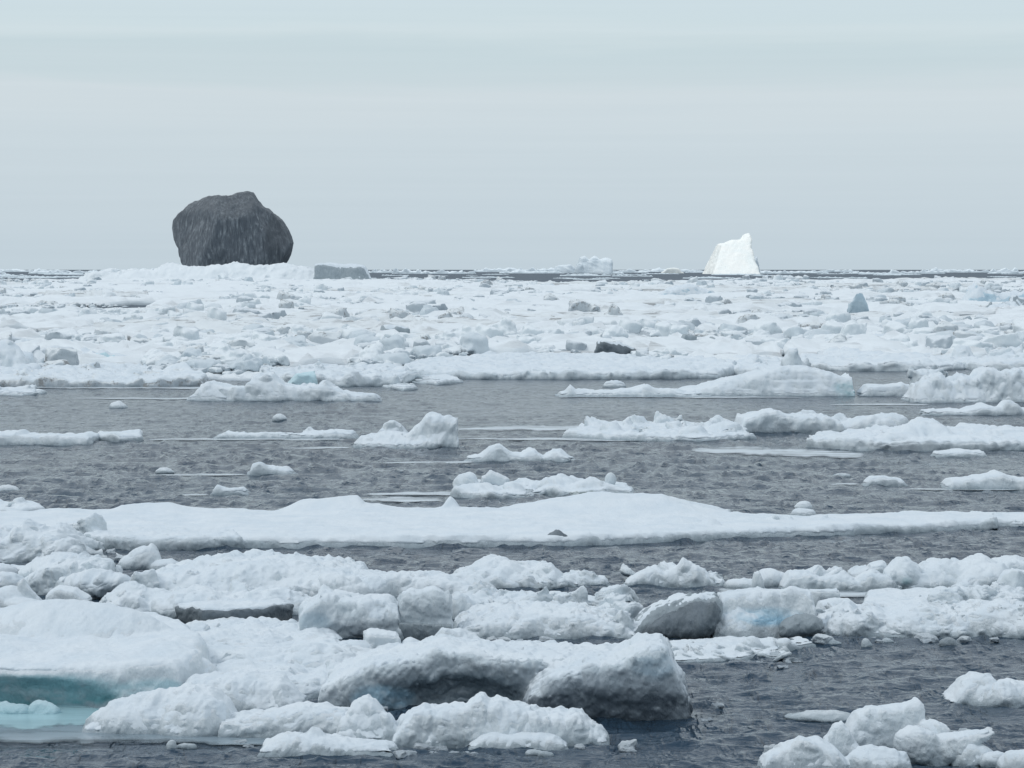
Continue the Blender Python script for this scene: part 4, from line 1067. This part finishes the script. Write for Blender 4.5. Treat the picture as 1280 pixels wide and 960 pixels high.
ice('ice_ridge', 'snowy ice bank heaped in front of the dark boulder-shaped iceberg', 'ice ridge', 351.5,
    [R([(95, 351), (120, 343), (150, 340), (185, 338), (215, 335), (250, 334), (285, 331), (293, 329), (300, 332.5), (330, 334), (350, 332.5), (366, 331), (380, 336), (400, 340), (412, 351)], 351.5, 190, 9, 1., 1.), E(292, 350.6, 17, 327.5, 14), E(330, 350.8, 18, 331.5, 12), R([(262, 351), (285, 343), (310, 340), (335, 341), (370, 342), (390, 351)], 352.2, 40, 4, .6, .6)] + rubble(130, 390, 350.4, 351.6, 30, 15, 81, .7), tints=[(E(330, 352.4, 150, 336, 90, .5), (.36, .42, .47), 5, .8)], rough=.8, vox=1.1, mat='snow_far', cap=0)
ice('ice_block', 'flat-topped grey-sided tabular block right of the snowy bank on the horizon', 'ice block', 351.5,
    [R([(394, 352), (395, 333), (400, 330.5), (425, 331.5), (452, 332), (457, 334), (462, 343), (466, 352)], 351.6, 60, 4, .15, .3)], rough=.45, vox=1., mat='grey', cap=2.2)
berg('distant_iceberg', 'bright white iceberg with a sloping left side and a tall right tip on the horizon', 342.6,
     [('ice_body', [V([(882.8, 346), (887.4, 333), (892.0, 322), (898.4, 305.5), (905.7, 304), (913.1, 300), (919.5, 300.5), (925.9, 298.5), (929.6, 294), (936.9, 292.5), (938.7, 300), (936.0, 309), (937.8, 320), (941.5, 331), (944.2, 346)], 342.6, 190, 6, 1.5)], (), 'whiteberg', {}),
      ('shaded_flank', [V([(931, 346), (934, 318), (938, 314), (942, 323), (947, 319), (949, 334), (951, 346)], 342.4, 30, 6, .1)], (), 'hazeberg', {})], None, px0=918, rough=.36, vox=.8, vd=1.5, k=3, seed=2., dwarp=1.5)  # flank's shade put into the duller haze colour
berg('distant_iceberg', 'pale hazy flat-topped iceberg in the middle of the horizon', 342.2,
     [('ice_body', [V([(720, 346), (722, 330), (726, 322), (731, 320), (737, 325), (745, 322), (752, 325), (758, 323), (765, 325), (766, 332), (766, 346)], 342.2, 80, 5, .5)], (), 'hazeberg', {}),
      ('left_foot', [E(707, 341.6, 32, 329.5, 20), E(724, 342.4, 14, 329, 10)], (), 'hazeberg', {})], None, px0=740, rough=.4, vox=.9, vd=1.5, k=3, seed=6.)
ice('distant_iceberg', 'tiny bright low iceberg on the horizon between two taller ones', 'iceberg', 341.6, [R([(829, 339), (834, 334.3), (842, 333.6), (848, 335), (851, 339)], 341.6, 20, 2, .1, .3)], rough=.2, vox=.8, mat='whiteberg', cap=0)
# ------------------------------------------------------------------ sea
def sea():
    rows = [1400, 1250, 1120, 1040] + list(np.arange(1000, 700, -.62)) + list(np.arange(700, 470, -.6)) + list(np.arange(470, 345, -1.0)) + list(np.linspace(344.5, 338.4, 20)) + [337.9, 337.6, 337.35]
    D = np.array([Dof(r) for r in rows] + [120000.])
    inner = np.linspace(-.215, .215, 1100)
    out = .215 + (np.linspace(0, 1, 24)[1:] ** 2) * 2.5
    cols = np.concatenate([-out[::-1], inner, out])
    X = cols[None, :] * D[:, None]; Y = D[:, None] + 0 * X
    dx = np.gradient(cols)[None, :] * D[:, None]; dy = np.gradient(D)[:, None] + 0 * X
    Z = np.zeros_like(X)
    r = np.random.RandomState(3)
    for i in range(46):
        lam = .32 * (2.6 / .32) ** r.rand(); th = r.normal(1.65, .42)
        kx, ky = math.cos(th) / lam, math.sin(th) / lam
        att = np.clip(1.4 - 3.2 * np.maximum(np.abs(kx) * dx, np.abs(ky) * dy), 0, 1)
        g = .5 + .5 * np.sin(X / (lam * r.uniform(5, 11)) + r.uniform(0, 9)) * np.sin(Y / (lam * r.uniform(6, 14)) + r.uniform(0, 9))
        Z += WAMP * lam ** .75 * att * g * np.sin(2 * np.pi * (kx * X + ky * Y) + r.uniform(0, 6.3))
    inn = np.abs(cols) < .24
    for lx, ly, A, d0, d1, s in ((.85, .26, .019, 75, 120, 1.), (.42, .16, .010, 58, 85, 2.), (1.0, .60, .042, 85, 190, 3.), (1.3, 1.7, .085, 120, 340, 4.)):
        rws = D < d1
        sub = np.ix_(rws, inn); x, y = X[sub] , Y[sub]
        x = x + .5 * lx * n2(x / 2.2, y / 1.7, s + 5)
        g_ = .75 * n2(x / lx, y / ly + .10 * x / lx, s) + .45 * n2(x / lx * 2.1, y / ly * 1.9, s + 9)
        pt = .55 + .45 * n2(x / (lx * 9), y / (ly * 14), s + 3)                      # gusts: rougher and smoother patches
        Z[sub] += 1.9 * A * pt * ((1 - np.abs(g_) * 1.6).clip(0) ** 2 - .3) * np.clip((d1 - D[rws]) / (d1 - d0), 0, 1)[:, None]
    calm = CALM(X, Y)
    Z = Z * calm
    nr, nc = X.shape; ii = np.arange(nr * nc).reshape(nr, nc)
    q = np.stack([ii[:-1, :-1], ii[:-1, 1:], ii[1:, 1:], ii[1:, :-1]], -1).reshape(-1, 4)
    o = link('sea_water', mesh_from('sea_water', np.stack([X.ravel(), Y.ravel(), Z.ravel() - .02], 1), q), M['water'])
    tag(o, 'dark grey rippled sea between the ice', None, None, 'structure')


WAMP = .006


def CALM(X, Y):
    # still water in the lee of the left foreground floe
    d = np.hypot((X + 8.2) / 5.5, (Y - 50.6) / 2.6)
    c = np.clip(d - .55, .12, 1)
    px = X / Y * F + 640; py = HY + H * F / Y
    for pts in FILMS:                                     # a skin of ice damps the ripples
        xs = [p[0] for p in pts]
        t = np.interp(px, xs, [p[1] for p in pts]); b = np.interp(px, xs, [p[2] for p in pts]); g = (b - t) * .45 + .3
        m = np.clip((py - t + g) / g, 0, 1) * np.clip((b + g - py) / g, 0, 1) * np.clip((px - xs[0] + 6) / 12, 0, 1) * np.clip((xs[-1] + 6 - px) / 12, 0, 1)
        c = c * (1 - .9 * m)
    return c


FILMS = []


def film(label, pts, mat, z=.008, name='thin_ice_film', jag=.22, seed=0, cat='ice film'):
    """thin skin of ice on the water, ragged strip between two rows: pts = (px, top row, bottom row)"""
    FILMS.append(pts)
    xs = np.array([p[0] for p in pts], float); n = max(40, int((xs[-1] - xs[0]) / 3))
    px = np.linspace(xs[0], xs[-1], n)
    t = np.interp(px, xs, [p[1] for p in pts]); b = np.interp(px, xs, [p[2] for p in pts])
    h = b - t
    w1 = n2(px / 23., px * 0 + seed, 1.) + .5 * n2(px / 7., px * 0 + seed, 2.); w2 = n2(px / 27., px * 0 + seed, 4.) + .5 * n2(px / 8., px * 0 + seed, 5.)
    t = t - h * .25; b = b + h * .25
    t = t + w1 * h * jag; b = np.maximum(b + w2 * h * jag, t + .05)
    v = []
    for f in np.linspace(0, 1, 9):
        y = t * (1 - f) + b * f; D = H * F / (y - HY)
        v.append(np.stack([(px - 640) / F * D, D, np.full(n, z)], 1))
    v = np.concatenate(v); c = v.mean(0); c[2] = 0
    ii = np.arange(9 * n).reshape(9, n)
    q = np.stack([ii[1:, :-1], ii[1:, 1:], ii[:-1, 1:], ii[:-1, :-1]], -1).reshape(-1, 4)
    me = mesh_from(name, v - c, q); al = np.zeros((9, n, 4), np.float32)
    fx = np.minimum(1, np.minimum(px - px[0], px[-1] - px) / 14.); al[:, :, 3] = np.sin(np.linspace(.0, np.pi, 9))[:, None] ** .7 * fx[None, :]
    me.attributes['tint'].data.foreach_set('color', al.ravel())
    o = link(name, me, M[mat], None, tuple(c)); tag(o, label, cat)


film('pale skin of ice below the pack between the left edge and green cube', [(20, 483.4, 484.4), (120, 483, 486), (260, 483.6, 486), (310, 485, 485.4)], 'film', seed=1)
film('thin white streak at the foot of the rubbly floe with the green cube', [(80, 497.6, 498), (200, 497, 499.2), (320, 497.4, 499.5), (420, 499.5, 500)], 'film', seed=2)
film('faint streak joining the thick plate to the thin ragged strip', [(176, 549.5, 550.2), (240, 547.8, 550.3), (340, 548, 550.4), (442, 548.9, 549.6)], 'film', seed=3)
film('faint streak left of the saddle-backed berg', [(350, 560, 560.5), (400, 558.6, 561.2), (446, 559.4, 560.4)], 'film', seed=4)
film('pale streak left of the rubble-strewn finned floe', [(560, 536.5, 537), (640, 532.5, 538), (735, 532, 538), (760, 536, 537)], 'film', seed=5)
film('thin bright streak under the rubble-strewn finned floe', [(560, 548.6, 549), (660, 547.4, 550), (760, 547.5, 551.5), (820, 550.4, 551.2)], 'film', seed=6)
film('thin pale streak left of the three-humped floe', [(470, 578.8, 579.2), (530, 577, 579.6), (600, 576.6, 579)], 'film', seed=7)
film('long pale film of ice below the large bright right-hand floe', [(855, 562, 563), (900, 559.5, 568), (1000, 560, 571), (1070, 564, 572), (1090, 569, 570)], 'film', seed=8)
film('thin streak left of the small lumpy slab', [(180, 594, 594.4), (240, 592.2, 594.6), (315, 592.4, 594)], 'film', seed=9)
film('thin streak left of the small horned slab', [(215, 618.5, 619), (245, 617, 620), (270, 617.6, 618.6)], 'film', seed=10)
film('wide pale veil on the water left of the two-lump floe', [(450, 617.5, 618.2), (520, 615, 620), (580, 614.6, 620)], 'film', seed=11)
film('second veil on the water close above the very long floe', [(440, 624, 625), (490, 621.5, 627), (560, 622, 626)], 'film', seed=12)
film('thin streak joined to the low floe with a soft hump at the right', [(1105, 611.3, 611.8), (1180, 610, 612.6), (1280, 611, 613)], 'film', seed=13)
film('streak between the faint scrap and the small rounded cake', [(1028, 605.7, 606.2), (1060, 604, 607), (1082, 604.6, 606.4)], 'film', seed=14)
film('white streak lying along the front of the whaleback berg', [(690, 496.2, 496.8), (760, 494.5, 497), (900, 495, 497.4), (1010, 496.4, 497)], 'film', seed=15)
film('thin streak behind the thin bumpy strip at the right', [(1030, 505.8, 506.2), (1090, 504.4, 506.6), (1170, 504.6, 506.4)], 'film', seed=16)
film('pale slab awash beside the frill of white rubble', [(790, 802, 812), (860, 801, 820), (960, 802, 806), (1000, 803, 805)], 'film', seed=17)
film('grey sheet of new ice between the brash line and the blue-striped block', [(890, 735, 742), (1000, 738, 750), (1120, 739, 746), (1240, 741, 744), (1330, 742, 744)], 'film', seed=18)
film('submerged pale turquoise shelf in front of the turquoise hollow', [(-60, 884, 906), (40, 884, 908), (100, 884, 905), (165, 890, 896)], 'pool', seed=19, name='submerged_shelf', cat='ice shelf', jag=.12)
film('calm slush-covered water before the rounded snow mound', [(-60, 906, 924), (90, 900, 926), (220, 915, 928), (330, 923, 930), (345, 926, 928)], 'slush', .006, seed=20, name='slush_patch', cat='slush', jag=.15)


sea()

# small bits of brash among the near floes
bits = [('between the left rubble and the very long floe', [(110, 160, 690, 702), (420, 480, 712, 720)], 7), ('below the crumbled floe', [(405, 500, 806, 814), (560, 775, 800, 806), (640, 775, 736, 746)], 16),
        ('under the front edges of the nearest floes', [(225, 330, 924, 934), (496, 600, 934, 944), (700, 790, 936, 946), (440, 500, 884, 892)], 14), ('off the right end of the great block', [(856, 1010, 826, 838), (850, 900, 880, 905)], 7),
        ('around the sculpted fragment', [(955, 1060, 930, 956), (1165, 1275, 895, 925)], 6), ('under the long right-hand floe', [(1010, 1278, 797, 804)], 8)]
for lb, boxes, k in bits:
    for i in range(k):
        b = boxes[rg.randrange(len(boxes))]; px, py = rg.uniform(b[0], b[1]), rg.uniform(b[2], b[3]); D = Dof(py); s = 13 * (rg.paretovariate(2.2)) / F * D
        s = min(s, 30 / F * D)
        o = link('ice_crumb', HI[(rg.randrange(12), 'snow_far')], None, None, (gx(px, D), D, -.02)); o.scale = (s, s, s * rg.uniform(.5, .9)); o.rotation_euler = (0, 0, rg.uniform(0, 6.28))
        tag(o, 'small bit of white brash afloat ' + lb, 'ice crumb', 'brash bits ' + lb)
# ------------------------------------------------------------------ sky, sun, camera
SUN_EL, SUN_AZ = math.radians(48), math.radians(-104)      # azimuth from +Y, negative = left
w = bpy.data.worlds.new('World'); sc.world = w; w.use_nodes = True
nt = w.node_tree; bg = nt.nodes['Background']
sky = node(nt, 'ShaderNodeTexSky'); sky.sky_type = 'NISHITA'; sky.sun_disc = False
sky.sun_elevation = SUN_EL; sky.sun_rotation = SUN_AZ; sky.air_density = 1.; sky.dust_density = 2.
tc = node(nt, 'ShaderNodeTexCoord'); sp = node(nt, 'ShaderNodeSeparateXYZ'); nt.links.new(tc.outputs['Generated'], sp.inputs[0])
mp = node(nt, 'ShaderNodeMapping'); mp.inputs['Scale'].default_value = (4.5, 4.5, 60.); nt.links.new(tc.outputs['Generated'], mp.inputs[0])
nn = noise(nt, mp.outputs[0], 1.1, 5, .55, .4)
mp2 = node(nt, 'ShaderNodeMapping'); mp2.inputs['Scale'].default_value = (5, 5, 420.); nt.links.new(tc.outputs['Generated'], mp2.inputs[0])
n_f = noise(nt, mp2.outputs[0], .8, 4, .5, .3)
el = add(nt, sp.outputs['Z'], add(nt, add(nt, nn, .5, 'SUBTRACT'), .022, 'MULTIPLY'))
g = ramp(nt, mr(nt, el, -.02, .20), [(0, (.53, .63, .705)), (.10, (.54, .64, .71)), (.30, (.59, .68, .735)), (.37, (.62, .70, .745)), (.40, (.575, .675, .72)), (.435, (.56, .67, .715)), (.452, (.595, .70, .74)), (.462, (.62, .72, .76)), (.474, (.60, .71, .755)), (.50, (.60, .71, .76)), (1., (.68, .76, .81))])
up = ramp(nt, mr(nt, sp.outputs['Z'], .15, .9), [(0, (1, 1, 1)), (1, (0, 0, 0))])
g2 = mixc(nt, up, (.80, .88, .97), g)
g2 = mixc(nt, .025, g2, ramp(nt, n_f, [(.3, (.3, .35, .4)), (.7, (.9, .95, 1.))]))
vm = node(nt, 'ShaderNodeVectorMath'); vm.operation = 'SCALE'; vm.inputs['Scale'].default_value = 10.
nt.links.new(g2, vm.inputs[0])
nt.links.new(mixc(nt, .93, sky.outputs[0], vm.outputs[0]), bg.inputs['Color'])
bg.inputs['Strength'].default_value = .105

ld = bpy.data.lights.new('sun', 'SUN'); ld.energy = .75; ld.angle = math.radians(14); ld.color = (1., .97, .92)
lo_ = bpy.data.objects.new('sun', ld); C.objects.link(lo_)
lo_.rotation_euler = (math.pi / 2 - SUN_EL, 0, -SUN_AZ + math.pi)

cd = bpy.data.cameras.new('camera'); cam = bpy.data.objects.new('camera', cd); C.objects.link(cam)
cam.location = (0, 0, H); cam.rotation_euler = (math.pi / 2, 0, 0)
cd.sensor_width = 36.; cd.lens = 36. * F / 1280; cd.shift_y = -(480 - HY) / 1280
cd.clip_start = 1.; cd.clip_end = 200000.
sc.camera = cam
sc.view_settings.view_transform = 'Standard'; sc.view_settings.look = 'None'; sc.view_settings.exposure = 0.
sc.cycles.max_bounces = 6; sc.cycles.diffuse_bounces = 3; sc.cycles.glossy_bounces = 3
